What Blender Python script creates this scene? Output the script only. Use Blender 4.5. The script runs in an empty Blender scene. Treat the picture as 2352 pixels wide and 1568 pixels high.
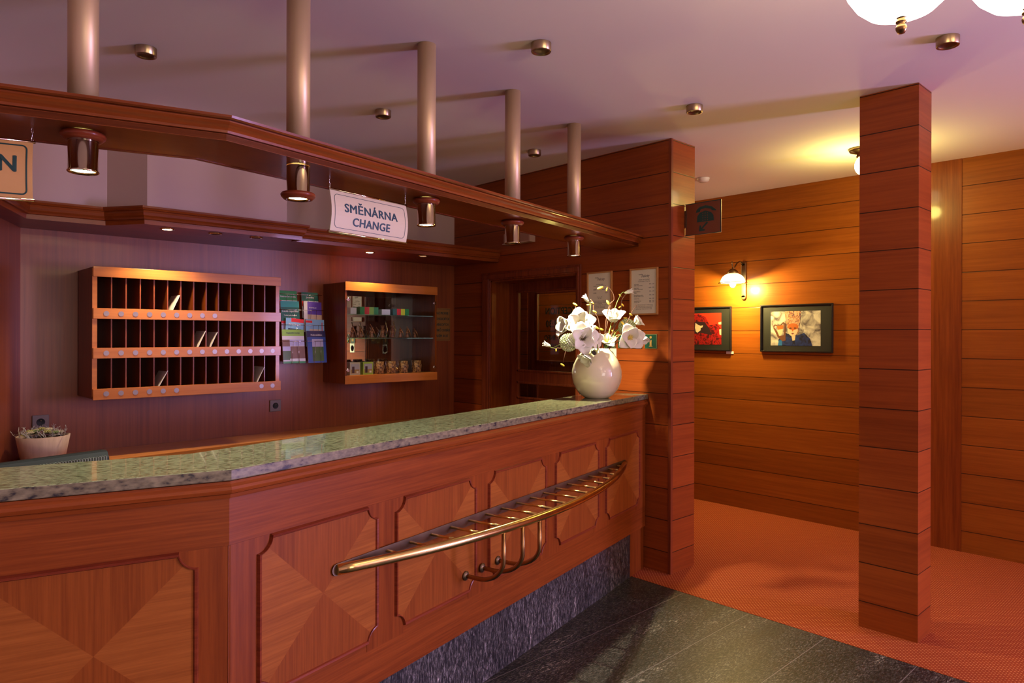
import bpy, math, random
from mathutils import Vector, Matrix, Euler
random.seed(7)
PI = math.pi
SC = bpy.context.scene
COL = SC.collection

# ------------------------------------------------------------------ camera
YAW = math.radians(46.83); ROLL = math.radians(0.13); FPX = 1590.7; EYE = 1.534; CEIL = 2.804
fw = Vector((math.cos(YAW), math.sin(YAW), 0))
r0 = Vector((math.sin(YAW), -math.cos(YAW), 0)); u0 = Vector((0, 0, 1))
rt = r0*math.cos(ROLL) + u0*math.sin(ROLL); upv = u0*math.cos(ROLL) - r0*math.sin(ROLL)
cam_d = bpy.data.cameras.new('camera'); cam = bpy.data.objects.new('camera', cam_d); COL.objects.link(cam)
M = Matrix.Identity(4)
for i in range(3):
    M[i][0] = rt[i]; M[i][1] = upv[i]; M[i][2] = -fw[i]
M[2][3] = EYE
cam.matrix_world = M
cam_d.sensor_width = 36; cam_d.sensor_fit = 'HORIZONTAL'; cam_d.lens = 36*FPX/2352
cam_d.shift_y = -13.5/2352; cam_d.clip_start = 0.02
SC.camera = cam
def ray(px, py): return fw + rt*((px-1176)/FPX) + upv*((770.5-py)/FPX)
def at(px, py, d): return Vector((0, 0, EYE)) + ray(px, py)*d      # a point at depth d metres

# ------------------------------------------------------------------ world, exposure, daylight
SC.view_settings.view_transform = 'Standard'; SC.view_settings.look = 'None'
SC.view_settings.exposure = 0.0; SC.view_settings.gamma = 1.0; SC.view_settings.use_curve_mapping = False
W = bpy.data.worlds.new('world'); SC.world = W; W.use_nodes = True
W.node_tree.nodes['Background'].inputs[0].default_value = (0.8, 0.75, 1.0, 1)
W.node_tree.nodes['Background'].inputs[1].default_value = 0.3
SC.cycles.max_bounces = 8; SC.cycles.caustics_reflective = False; SC.cycles.caustics_refractive = False
SC.cycles.sample_clamp_indirect = 4.0

def lamp(name, kind, loc, power, color, size=0.1, rot=None, spot=None, blend=0.5, sy=None, target=None):
    d = bpy.data.lights.new(name, kind); o = bpy.data.objects.new(name, d); COL.objects.link(o)
    d.energy = power; d.color = color; o.location = loc
    if kind == 'AREA':
        d.shape = 'RECTANGLE'; d.size = size; d.size_y = sy or size
    else:
        d.shadow_soft_size = size
    if spot: d.spot_size = math.radians(spot); d.spot_blend = blend
    if rot: o.rotation_euler = rot
    if target is not None:
        o.rotation_euler = (Vector(target)-Vector(loc)).to_track_quat('-Z', 'Y').to_euler()
    return o
HXW = 5.712
# daylight through the right window; the lamp at the back is added warm fill
lamp('daylight_east', 'AREA', (HXW, -3.40, 1.35), 540, (0.60, 0.46, 0.98), 1.8, sy=1.8, target=(0.0, -3.40, 1.35))
lamp('warm_fill_west', 'AREA', (0.6, -4.70, 1.5), 50, (1.0, 0.86, 0.78), 2.1, sy=1.7, target=(1.0, 3.0, 1.2))

# ------------------------------------------------------------------ materials
MATS = {}
def nd(nt, t, **kw):
    n = nt.nodes.new(t)
    for k, v in kw.items(): setattr(n, k, v)
    return n
def base(name, col, rough=0.5, metal=0.0, spec=0.5, coat=0.0, coat_r=0.1, trans=0.0, emit=None, estr=0.0, ior=1.45):
    m = bpy.data.materials.new(name); m.use_nodes = True; nt = m.node_tree
    b = nt.nodes['Principled BSDF']
    b.inputs['Base Color'].default_value = (*col, 1); b.inputs['Roughness'].default_value = rough
    b.inputs['Metallic'].default_value = metal; b.inputs['Specular IOR Level'].default_value = spec
    b.inputs['Coat Weight'].default_value = coat; b.inputs['Coat Roughness'].default_value = coat_r
    b.inputs['Transmission Weight'].default_value = trans; b.inputs['IOR'].default_value = ior
    if emit: b.inputs['Emission Color'].default_value = (*emit, 1); b.inputs['Emission Strength'].default_value = estr
    MATS[name] = m
    return m, nt, b
def L(nt, a, ai, b, bi): nt.links.new(a.outputs[ai], b.inputs[bi])
def coords(nt, scale, rot=(0, 0, 0)):
    tc = nd(nt, 'ShaderNodeTexCoord'); mp = nd(nt, 'ShaderNodeMapping')
    mp.inputs['Scale'].default_value = scale; mp.inputs['Rotation'].default_value = rot
    L(nt, tc, 'Object', mp, 'Vector'); return tc, mp
def ramp(nt, stops, interp='LINEAR'):
    r = nd(nt, 'ShaderNodeValToRGB'); e = r.color_ramp; e.interpolation = interp
    while len(e.elements) < len(stops): e.elements.new(0.5)
    for x, (p, c) in zip(e.elements, stops):
        x.position = p; x.color = (*c, 1) if len(c) == 3 else c
    return r
def math_(nt, op, a=None, b=None, va=0.0, vb=0.0):
    n = nd(nt, 'ShaderNodeMath', operation=op)
    if a is not None: nt.links.new(a, n.inputs[0])
    else: n.inputs[0].default_value = va
    if b is not None: nt.links.new(b, n.inputs[1])
    else: n.inputs[1].default_value = vb
    return n.outputs[0]
def wood(name, dark, light, scale, rough=0.34, coat=0.13, boards=None, off=0.0, rot=(0, 0, 0), bump=0.06, vary=0.10):
    """grain stretched along the axis whose scale is small; boards = pitch of horizontal grooves"""
    m, nt, b = base(name, light, rough, spec=0.22, coat=coat, coat_r=0.09)
    tc, mp = coords(nt, scale, rot)
    n1 = nd(nt, 'ShaderNodeTexNoise'); n1.inputs['Scale'].default_value = 1.0; n1.inputs['Detail'].default_value = 6; n1.inputs['Roughness'].default_value = 0.65
    L(nt, mp, 0, n1, 'Vector')
    mp2 = nd(nt, 'ShaderNodeMapping'); mp2.inputs['Scale'].default_value = tuple(s*0.16 for s in scale); mp2.inputs['Rotation'].default_value = rot
    L(nt, tc, 'Object', mp2, 'Vector')
    n2 = nd(nt, 'ShaderNodeTexNoise'); n2.inputs['Scale'].default_value = 1.0; n2.inputs['Detail'].default_value = 3; n2.inputs['Distortion'].default_value = 0.8
    L(nt, mp2, 0, n2, 'Vector')
    f = math_(nt, 'ADD', math_(nt, 'MULTIPLY', n1.outputs[0], None, vb=0.62), math_(nt, 'MULTIPLY', n2.outputs[0], None, vb=0.38))
    r = ramp(nt, [(0.36, dark), (0.64, light)]); nt.links.new(f, r.inputs[0])
    out = r.outputs[0]; height = n1.outputs[0]
    if boards:
        sx = nd(nt, 'ShaderNodeSeparateXYZ'); L(nt, tc, 'Object', sx, 0)
        q = math_(nt, 'DIVIDE', math_(nt, 'SUBTRACT', sx.outputs[2], None, vb=off), None, vb=boards)
        fl = math_(nt, 'FLOOR', q); fr = math_(nt, 'SUBTRACT', q, fl)
        d = math_(nt, 'MINIMUM', fr, math_(nt, 'SUBTRACT', None, fr, va=1.0))
        g = math_(nt, 'GREATER_THAN', d, None, vb=0.012)
        wn = nd(nt, 'ShaderNodeTexWhiteNoise', noise_dimensions='1D'); nt.links.new(fl, wn.inputs['W'])
        hv = nd(nt, 'ShaderNodeHueSaturation')
        nt.links.new(math_(nt, 'ADD', math_(nt, 'MULTIPLY', wn.outputs[0], None, vb=2*vary), None, vb=1-vary), hv.inputs['Value'])
        nt.links.new(out, hv.inputs['Color'])
        mx = nd(nt, 'ShaderNodeMix', data_type='RGBA'); nt.links.new(g, mx.inputs[0])
        mx.inputs[6].default_value = (0.035, 0.01, 0.004, 1); nt.links.new(hv.outputs[0], mx.inputs[7]); out = mx.outputs[2]
        sm = nd(nt, 'ShaderNodeMapRange'); nt.links.new(d, sm.inputs[0]); sm.inputs[1].default_value = 0.0; sm.inputs[2].default_value = 0.014
        height = math_(nt, 'ADD', math_(nt, 'MULTIPLY', height, None, vb=0.10), sm.outputs[0])
    nt.links.new(out, b.inputs['Base Color'])
    bp = nd(nt, 'ShaderNodeBump'); bp.inputs['Strength'].default_value = 0.35 if boards else bump; bp.inputs['Distance'].default_value = 0.003
    nt.links.new(height, bp.inputs['Height']); nt.links.new(bp.outputs[0], b.inputs['Normal'])
    return m
RD, RL = (0.155, 0.030, 0.005), (0.27, 0.062, 0.010)
BOARDS = wood('cherry_boards', (0.215, 0.040, 0.007), (0.315, 0.066, 0.011), (2.2, 2.2, 70), boards=0.2045, off=0.138)
HALLB = wood('hall_boards', (0.22, 0.054, 0.006), (0.32, 0.088, 0.010), (2.2, 2.2, 70), boards=0.2045, off=0.151, rough=0.36)
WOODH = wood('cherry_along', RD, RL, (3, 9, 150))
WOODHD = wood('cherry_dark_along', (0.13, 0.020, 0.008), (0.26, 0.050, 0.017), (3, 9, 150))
WOODV = wood('cherry_upright', RD, RL, (60, 60, 2.5))
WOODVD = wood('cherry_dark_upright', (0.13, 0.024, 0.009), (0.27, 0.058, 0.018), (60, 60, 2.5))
PANELW = wood('wall_veneer', (0.19, 0.042, 0.010), (0.32, 0.080, 0.018), (45, 45, 1.2), rough=0.44, coat=0.35, bump=0.03)
PANELW.node_tree.nodes['Principled BSDF'].inputs['Specular IOR Level'].default_value = 0.6
PANELW.node_tree.nodes['Principled BSDF'].inputs['Coat Roughness'].default_value = 0.25
VENV = wood('panel_veneer_upright', (0.19, 0.043, 0.007), (0.29, 0.075, 0.012), (150, 150, 4), rough=0.36)  # grain's uneven response to light put into the colour: darker than across
VENH = wood('panel_veneer_across', (0.24, 0.065, 0.011), (0.36, 0.110, 0.019), (5, 5, 150), rough=0.36)
DESKW = wood('desk_beech', (0.62, 0.22, 0.05), (0.78, 0.34, 0.09), (3, 40, 40), rough=0.3)
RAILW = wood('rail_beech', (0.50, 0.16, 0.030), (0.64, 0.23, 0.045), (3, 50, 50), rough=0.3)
POTW = wood('pale_pot', (0.50, 0.38, 0.30), (0.66, 0.53, 0.44), (50, 50, 1.5), rough=0.7, coat=0.0)

def plaster():
    m, nt, b = base('ceiling_plaster', (0.86, 0.77, 0.71), 0.92, spec=0.15)
    tc, mp = coords(nt, (300, 300, 300)); n = nd(nt, 'ShaderNodeTexNoise'); n.inputs['Scale'].default_value = 1; L(nt, mp, 0, n, 'Vector')
    bp = nd(nt, 'ShaderNodeBump'); bp.inputs['Strength'].default_value = 0.08; bp.inputs['Distance'].default_value = 0.002
    L(nt, n, 0, bp, 'Height'); L(nt, bp, 0, b, 'Normal'); return m
PLASTER = plaster()
WALLP, _, _ = base('painted_wall', (0.58, 0.44, 0.38), 0.9, spec=0.15)

def granite():
    m, nt, b = base('green_granite', (0.4, 0.4, 0.25), 0.16, coat=0.5, coat_r=0.04)
    tc, mp = coords(nt, (22, 80, 60), (0, 0, -0.24)); n = nd(nt, 'ShaderNodeTexNoise'); n.inputs['Scale'].default_value = 2.0; n.inputs['Detail'].default_value = 8; n.inputs['Roughness'].default_value = 0.75
    L(nt, mp, 0, n, 'Vector')
    r = ramp(nt, [(0.33, (0.10, 0.11, 0.06)), (0.44, (0.22, 0.23, 0.125)), (0.52, (0.30, 0.30, 0.17)), (0.60, (0.37, 0.36, 0.215)), (0.72, (0.46, 0.44, 0.29))]); L(nt, n, 0, r, 0)
    mp2 = nd(nt, 'ShaderNodeMapping'); mp2.inputs['Scale'].default_value = (42, 150, 90); mp2.inputs['Rotation'].default_value = (0, 0, -0.3); L(nt, tc, 'Object', mp2, 'Vector')
    v = nd(nt, 'ShaderNodeTexNoise'); v.inputs['Scale'].default_value = 1.6; v.inputs['Detail'].default_value = 2; L(nt, mp2, 0, v, 'Vector')
    r2 = ramp(nt, [(0.425, (0.10, 0.10, 0.08)), (0.46, (1, 1, 1))]); L(nt, v, 0, r2, 0)
    mx = nd(nt, 'ShaderNodeMix', data_type='RGBA', blend_type='MULTIPLY'); mx.inputs[0].default_value = 0.85
    L(nt, r, 0, mx, 6); L(nt, r2, 0, mx, 7); nt.links.new(mx.outputs[2], b.inputs['Base Color']); return m
GRANITE = granite()
def granite_edge():
    m, nt, b = base('granite_sawn_edge', (0.3, 0.27, 0.22), 0.35)
    tc, mp = coords(nt, (30, 30, 60)); n = nd(nt, 'ShaderNodeTexNoise'); n.inputs['Scale'].default_value = 1.3; n.inputs['Detail'].default_value = 6; L(nt, mp, 0, n, 'Vector')
    r = ramp(nt, [(0.33, (0.02, 0.018, 0.02)), (0.42, (0.13, 0.11, 0.06)), (0.7, (0.27, 0.24, 0.13))]); L(nt, n, 0, r, 0)
    nt.links.new(r.outputs[0], b.inputs['Base Color']); return m
GRANEDGE = granite_edge()
def gneiss(name, tint, rot, joints, sc=(24, 85, 60), sc2=(1.3, 6, 3)):
    m, nt, b = base(name, (0.1, 0.1, 0.1), 0.42)
    tc, mp = coords(nt, sc, rot); n = nd(nt, 'ShaderNodeTexNoise'); n.inputs['Scale'].default_value = 1.8; n.inputs['Detail'].default_value = 9; n.inputs['Roughness'].default_value = 0.8; n.inputs['Distortion'].default_value = 0.6
    L(nt, mp, 0, n, 'Vector')
    r = ramp(nt, [(0.44, tuple(0.05*t for t in tint)), (0.52, tuple(0.30*t for t in tint)), (0.60, tuple(1.5*t for t in tint))]); L(nt, n, 0, r, 0)
    mp2 = nd(nt, 'ShaderNodeMapping'); mp2.inputs['Scale'].default_value = sc2; mp2.inputs['Rotation'].default_value = rot; L(nt, tc, 'Object', mp2, 'Vector')
    n2 = nd(nt, 'ShaderNodeTexNoise'); n2.inputs['Scale'].default_value = 1.3; n2.inputs['Detail'].default_value = 4; L(nt, mp2, 0, n2, 'Vector')
    r2 = ramp(nt, [(0.38, (0.6, 0.6, 0.6)), (0.58, (1, 1, 1)), (0.625, (1.15, 1.15, 1.15)), (0.635, (3.2, 3.2, 3.0)), (0.655, (1.1, 1.1, 1.1))]); L(nt, n2, 0, r2, 0)
    mx = nd(nt, 'ShaderNodeMix', data_type='RGBA', blend_type='MULTIPLY'); mx.inputs[0].default_value = 1
    L(nt, r, 0, mx, 6); L(nt, r2, 0, mx, 7); out = mx.outputs[2]
    if joints:
        sx = nd(nt, 'ShaderNodeSeparateXYZ'); L(nt, tc, 'Object', sx, 0)
        q = math_(nt, 'DIVIDE', math_(nt, 'SUBTRACT', sx.outputs[1], None, vb=1.895), None, vb=0.4175)
        fr = math_(nt, 'FRACT', q); d = math_(nt, 'MINIMUM', fr, math_(nt, 'SUBTRACT', None, fr, va=1.0))
        g = math_(nt, 'GREATER_THAN', d, None, vb=0.0045)
        m2 = nd(nt, 'ShaderNodeMix', data_type='RGBA'); nt.links.new(g, m2.inputs[0]); m2.inputs[6].default_value = (0.16, 0.14, 0.13, 1)
        nt.links.new(out, m2.inputs[7]); out = m2.outputs[2]
    nt.links.new(out, b.inputs['Base Color']); return m
STONE = gneiss('dark_gneiss_tiles', (0.105, 0.098, 0.082), (0, 0, 1.15), True)
PLINTHM = gneiss('gneiss_plinth', (0.17, 0.158, 0.145), (0, 0.22, 0), False, (75, 75, 17), (7, 7, 0.8))
def carpet():
    m, nt, b = base('orange_carpet', (0.5, 0.1, 0.03), 0.95, spec=0.1)
    tc, mp = coords(nt, (1, 1, 1), (0, 0, math.radians(45))); sx = nd(nt, 'ShaderNodeSeparateXYZ'); L(nt, mp, 0, sx, 0)
    P = 0.0165
    dd = []
    for ax in (0, 1):
        fr = math_(nt, 'FRACT', math_(nt, 'DIVIDE', sx.outputs[ax], None, vb=P))
        dd.append(math_(nt, 'POWER', math_(nt, 'SUBTRACT', fr, None, vb=0.5), None, vb=2.0))
    r = math_(nt, 'LESS_THAN', math_(nt, 'SQRT', math_(nt, 'ADD', dd[0], dd[1])), None, vb=0.20)
    n = nd(nt, 'ShaderNodeTexNoise'); n.inputs['Scale'].default_value = 260; L(nt, tc, 'Object', n, 'Vector')
    rr = ramp(nt, [(0.3, (0.23, 0.038, 0.010)), (0.7, (0.34, 0.064, 0.018))]); L(nt, n, 0, rr, 0)
    mx = nd(nt, 'ShaderNodeMix', data_type='RGBA'); nt.links.new(r, mx.inputs[0]); L(nt, rr, 0, mx, 6); mx.inputs[7].default_value = (0.56, 0.22, 0.075, 1)
    nt.links.new(mx.outputs[2], b.inputs['Base Color'])
    bp = nd(nt, 'ShaderNodeBump'); bp.inputs['Strength'].default_value = 0.4; bp.inputs['Distance'].default_value = 0.004; L(nt, n, 0, bp, 'Height'); L(nt, bp, 0, b, 'Normal'); return m
CARPET = carpet()
def brass(name, c, rough, bands=False):
    m, nt, b = base(name, c, rough, metal=1.0)
    tc, mp = coords(nt, (5, 5, 5)); n = nd(nt, 'ShaderNodeTexNoise'); n.inputs['Scale'].default_value = 2; n.inputs['Detail'].default_value = 4; L(nt, mp, 0, n, 'Vector')
    r = ramp(nt, [(0.35, tuple(x*0.72 for x in c)), (0.65, c)]); L(nt, n, 0, r, 0); nt.links.new(r.outputs[0], b.inputs['Base Color']); return m
BRASS = brass('polished_brass', (0.82, 0.58, 0.20), 0.16)
BRASSD = brass('aged_brass', (0.42, 0.24, 0.09), 0.28)
BRASSP = brass('worn_brass_plate', (0.26, 0.19, 0.12), 0.45)
CHAMP, _, _ = base('champagne_lacquered_steel', (0.62, 0.45, 0.25), 0.46, metal=0.55, coat=0.25, coat_r=0.3)
SLEEVE = brass('polished_chrome_brass', (0.80, 0.66, 0.44), 0.09)
DULLB = brass('satin_brass', (0.50, 0.38, 0.22), 0.30)
ANTIQ = brass('antique_bronze', (0.30, 0.22, 0.11), 0.3)
CHROME, _, _ = base('chrome_wire', (0.85, 0.84, 0.80), 0.15, metal=1.0)
ALU, _, _ = base('brushed_aluminium_disc', (0.24, 0.21, 0.18), 0.35, metal=0.6)
GLASS, gnt, gb = base('clear_glass', (0.92, 0.98, 0.95), 0.0, trans=1.0, ior=1.45)
def thin_glass(name, tint=(0.95, 0.99, 0.97), gloss=0.10):
    m = bpy.data.materials.new(name); m.use_nodes = True; nt = m.node_tree; nt.nodes.clear()
    o = nd(nt, 'ShaderNodeOutputMaterial'); t = nd(nt, 'ShaderNodeBsdfTransparent'); t.inputs[0].default_value = (*tint, 1)
    g = nd(nt, 'ShaderNodeBsdfGlossy'); g.inputs['Roughness'].default_value = 0.02
    fr = nd(nt, 'ShaderNodeFresnel'); fr.inputs[0].default_value = 1.5
    ge = nd(nt, 'ShaderNodeNewGeometry'); mx = nd(nt, 'ShaderNodeMixShader')
    nt.links.new(math_(nt, 'MULTIPLY', fr.outputs[0], math_(nt, 'SUBTRACT', None, ge.outputs['Backfacing'], va=1.0)), mx.inputs[0]); nt.links.new(t.outputs[0], mx.inputs[1]); nt.links.new(g.outputs[0], mx.inputs[2]); nt.links.new(mx.outputs[0], o.inputs[0]); return m
PANE = thin_glass('window_pane_glass')
DARKPANE = thin_glass('smoked_door_glass', (0.55, 0.50, 0.42))
SHELFGL, _, _ = base('green_edged_glass', (0.62, 0.86, 0.76), 0.03, trans=0.9, ior=1.45)
MIRROR, _, _ = base('mirror_silver', (0.82, 0.80, 0.76), 0.01, metal=1.0)
def lit(name, c, e): return base(name, c, 0.4, emit=c, estr=e)[0]
BULB = lit('cool_halogen_lens', (0.86, 1.0, 0.72), 28)
BULBDIM = lit('dim_halogen_lens', (0.9, 0.95, 0.85), 3)
WBULB = lit('warm_halogen_lens', (1.0, 0.72, 0.42), 22)
WDIM = lit('faint_halogen_lens', (0.9, 0.55, 0.3), 0.6)
OPAL = lit('opal_glass_lit', (1.0, 0.91, 0.76), 5)
SCOPAL = lit('sconce_opal_lit', (1.0, 0.86, 0.50), 9)
CORR = lit('corridor_bulb_glass', (1.0, 0.95, 0.62), 12)
def mat(name, c, r=0.5, **k): return base(name, c, r, **k)[0]
WHITE = mat('white_card', (0.80, 0.78, 0.72), 0.6); PAPER = mat('cream_paper', (0.84, 0.81, 0.66), 0.45, coat=0.3, coat_r=0.03)
BLACK = mat('black_plastic', (0.014, 0.016, 0.015), 0.5, spec=0.3); DKGREEN = mat('dark_green_ink', (0.012, 0.05, 0.045), 0.5)
NAVY = mat('dark_teal_lettering', (0.010, 0.045, 0.075), 0.5); SIGNF = mat('satin_sign_face', (0.62, 0.53, 0.38), 0.45, coat=0.2)
SIGNB = mat('gold_sign_face', (0.60, 0.33, 0.11), 0.4, coat=0.3); INK = mat('grey_print', (0.16, 0.16, 0.14), 0.7); INKD = mat('black_print', (0.03, 0.03, 0.03), 0.6)
FRAMEW = mat('oak_frame', (0.50, 0.23, 0.07), 0.4); GREENP = mat('green_plate', (0.01, 0.075, 0.045), 0.35, coat=0.4)
GOLD = mat('gold_pictogram', (0.55, 0.33, 0.09), 0.4); PHONEP = mat('brown_plate', (0.17, 0.045, 0.018), 0.35, coat=0.3)
SOCK = mat('grey_brown_plastic', (0.20, 0.17, 0.16), 0.35); WPLAS = mat('white_plastic', (0.72, 0.70, 0.68), 0.4)
CERAM = mat('cream_glazed_ceramic', (0.82, 0.75, 0.52), 0.10, coat=0.8, coat_r=0.03)
MATB = mat('black_picture_mat', (0.012, 0.013, 0.012), 0.6, coat=0.3, coat_r=0.1); FRAMEB = mat('black_picture_frame', (0.015, 0.014, 0.016), 0.25)
STEM = mat('green_stem', (0.22, 0.30, 0.07), 0.6); TWIG = mat('brown_twig', (0.13, 0.055, 0.03), 0.7); BUDY = mat('yellow_bud', (0.72, 0.52, 0.06), 0.5)
LEAFG = mat('olive_leaf', (0.30, 0.34, 0.08), 0.6); ALLM = mat('pale_green_floret', (0.62, 0.68, 0.42), 0.7); SILV = mat('silver_sprig', (0.55, 0.56, 0.48), 0.8)
PETAL, pnt, pb = base('white_petal', (0.88, 0.86, 0.74), 0.6); pb.inputs['Subsurface Weight'].default_value = 0.15; pb.inputs['Subsurface Radius'].default_value = (0.02, 0.02, 0.015)
PETALG = mat('greenish_petal', (0.72, 0.76, 0.50), 0.6); PETALY = mat('yellow_throat', (0.85, 0.70, 0.16), 0.6); PETALD = mat('mauve_petal_back', (0.34, 0.26, 0.24), 0.7)
SOIL = mat('dark_soil', (0.05, 0.04, 0.03), 0.9)

# ------------------------------------------------------------------ mesh helpers
class MB:
    def __init__(s): s.v = []; s.f = []; s.m = []; s.sm = []
    def add(s, vs, fs, mi=0, smooth=False):
        o = len(s.v); s.v += [Vector(v) for v in vs]; s.f += [tuple(i+o for i in f) for f in fs]; s.m += [mi]*len(fs); s.sm += [smooth]*len(fs); return s
    def box(s, a, b, mi=0, T=None):
        x0, y0, z0 = a; x1, y1, z1 = b
        vs = [(x0,y0,z0),(x1,y0,z0),(x1,y1,z0),(x0,y1,z0),(x0,y0,z1),(x1,y0,z1),(x1,y1,z1),(x0,y1,z1)]
        if T is not None: vs = [T @ Vector(v) for v in vs]
        return s.add(vs, [(0,3,2,1),(4,5,6,7),(0,1,5,4),(1,2,6,5),(2,3,7,6),(3,0,4,7)], mi)
    def prism(s, poly, z0, z1, mi=0, side=None, T=None):
        n = len(poly); vs = [(p[0], p[1], z0) for p in poly]+[(p[0], p[1], z1) for p in poly]
        if T is not None: vs = [T @ Vector(v) for v in vs]
        ar = sum(poly[i][0]*poly[(i+1)%n][1]-poly[(i+1)%n][0]*poly[i][1] for i in range(n))
        fs = [tuple(range(n-1, -1, -1)), tuple(range(n, 2*n))]; sd = [(i, (i+1)%n, (i+1)%n+n, i+n) for i in range(n)]
        if ar < 0: fs = [tuple(reversed(f)) for f in fs]; sd = [tuple(reversed(f)) for f in sd]
        s.add(vs, fs, mi); o = len(s.v)-2*n
        s.f += [tuple(i+o for i in f) for f in sd]; s.m += [mi if side is None else side]*n; s.sm += [False]*n; return s
    def lathe(s, prof, seg=24, c=(0, 0, 0), mi=0, T=None, smooth=True, close=True):
        vs = []; fs = []
        for r, z in prof:
            for k in range(seg):
                a = 2*PI*k/seg; v = Vector((c[0]+r*math.cos(a), c[1]+r*math.sin(a), c[2]+z)); vs.append(T @ v if T is not None else v)
        n = len(prof)
        for i in range(n-1):
            for k in range(seg):
                k2 = (k+1) % seg; fs.append((i*seg+k, i*seg+k2, (i+1)*seg+k2, (i+1)*seg+k))
        s.add(vs, fs, mi, smooth)
        if close:
            o = len(s.v)-n*seg
            if prof[0][0] > 1e-5: s.f.append(tuple(o+k for k in range(seg-1, -1, -1))); s.m.append(mi); s.sm.append(False)
            if prof[-1][0] > 1e-5: s.f.append(tuple(o+(n-1)*seg+k for k in range(seg))); s.m.append(mi); s.sm.append(False)
        return s
    def tube(s, pts, r, seg=10, mi=0, cap=True, flat=1.0):
        pts = [Vector(p) for p in pts]; n = len(pts); rs = r if isinstance(r, (list, tuple)) else [r]*n; vs = []; ref = None
        for i, p in enumerate(pts):
            t = (pts[min(i+1, n-1)]-pts[max(i-1, 0)]).normalized()
            if ref is None: ref = Vector((0, 0, 1)) if abs(t.z) < 0.9 else Vector((1, 0, 0))
            a = (ref - t*ref.dot(t)).normalized(); ref = a; b = t.cross(a)
            for k in range(seg):
                th = 2*PI*k/seg; vs.append(p + a*(math.cos(th)*rs[i]) + b*(math.sin(th)*rs[i]*flat))
        fs = [(i*seg+k, i*seg+(k+1) % seg, (i+1)*seg+(k+1) % seg, (i+1)*seg+k) for i in range(n-1) for k in range(seg)]
        s.add(vs, fs, mi, True)
        if cap:
            o = len(s.v)-n*seg; s.f += [tuple(o+k for k in range(seg-1, -1, -1)), tuple(o+(n-1)*seg+k for k in range(seg))]; s.m += [mi]*2; s.sm += [False]*2
        return s
    def ball(s, c, r, mi=0, seg=10, rings=7, sc=(1, 1, 1), T=None):
        prof = [(max(math.sin(PI*i/rings), 0.0)*r, -math.cos(PI*i/rings)*r) for i in range(rings+1)]
        prof[0] = (1e-6, -r); prof[-1] = (1e-6, r)
        base_T = Matrix.Translation(c) @ (T or Matrix.Identity(4)) @ Matrix.Diagonal((*sc, 1))
        return s.lathe(prof, seg, mi=mi, T=base_T, close=False)
    def sweep(s, path, prof, mi=0, smooth=False, closed=True):
        """sweep profile (outward, z) along an XY polyline with mitred corners; outward = right hand of travel"""
        P = [Vector((p[0], p[1])) for p in path]; n = len(P); rows = []
        for i in range(n):
            d1 = (P[i]-P[i-1]).normalized() if i > 0 else None; d2 = (P[i+1]-P[i]).normalized() if i < n-1 else None
            n1 = Vector((d1.y, -d1.x)) if d1 else None; n2 = Vector((d2.y, -d2.x)) if d2 else None
            if n1 is None: mn = n2
            elif n2 is None: mn = n1
            else:
                mn = (n1+n2).normalized(); mn = mn/max(mn.dot(n1), 0.2)
            rows.append([(P[i].x+mn.x*o, P[i].y+mn.y*o, z) for o, z in prof])
        m = len(prof); vs = [v for r in rows for v in r]; mm = m if closed else m-1
        fs = [(i*m+k, (i+1)*m+k, (i+1)*m+(k+1) % m, i*m+(k+1) % m) for i in range(n-1) for k in range(mm)]
        s.add(vs, fs, mi, smooth)
        if closed:
            o = len(s.v)-n*m; s.f += [tuple(o+k for k in range(m)), tuple(o+(n-1)*m+k for k in range(m-1, -1, -1))]; s.m += [mi]*2; s.sm += [False]*2
        return s
    def build(s, name, mats, parent=None, world=False, bevel=0.0, fix=True, origin=None):
        vs = s.v
        if world and parent is not None:
            inv = WM[parent.name].inverted(); vs = [inv @ v for v in vs]
        loc = Vector((0, 0, 0))
        if origin is not None:
            loc = Vector(origin); vs = [v-loc for v in vs]
        me = bpy.data.meshes.new(name); me.from_pydata([tuple(v) for v in vs], [], s.f)
        for m in (mats if isinstance(mats, (list, tuple)) else [mats]): me.materials.append(m)
        me.polygons.foreach_set('material_index', s.m); me.polygons.foreach_set('use_smooth', s.sm); me.update()
        if fix:
            import bmesh
            b = bmesh.new(); b.from_mesh(me); bmesh.ops.recalc_face_normals(b, faces=b.faces); b.to_mesh(me); b.free()
        o = bpy.data.objects.new(name, me); COL.objects.link(o); o.location = loc
        WM[o.name] = Matrix.Translation(loc)
        if parent is not None: o.parent = parent; WM[o.name] = WM[parent.name] @ WM[o.name]
        if bevel:
            md = o.modifiers.new('bevel', 'BEVEL'); md.width = bevel; md.segments = 2; md.limit_method = 'ANGLE'; md.angle_limit = math.radians(40)
        return o
WM = {}
def thing(name, label, cat, loc=(0, 0, 0), rotz=0.0, group=None):
    o = bpy.data.objects.new(name, None); COL.objects.link(o); o.location = loc; o.rotation_euler = (0, 0, rotz); o.empty_display_size = 0.05
    WM[o.name] = Matrix.Translation(loc) @ Matrix.Rotation(rotz, 4, 'Z'); return tag(o, label, cat, group)
def tag(o, label=None, cat=None, group=None, kind=None):
    if label: o['label'] = label
    if cat: o['category'] = cat
    if group: o['group'] = group
    if kind: o['kind'] = kind
    return o
def struct(name, mb, m, **k): return tag(mb.build(name, m, **k), kind='structure')
def lbl(o, s): o['label'] = s; return o
def copy_tree(o, parent=None):
    c = o.copy(); COL.objects.link(c)
    WM[c.name] = WM[o.name].copy()
    if parent is not None: c.parent = parent
    for ch in list(o.children): copy_tree(ch, c)
    return c
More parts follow.
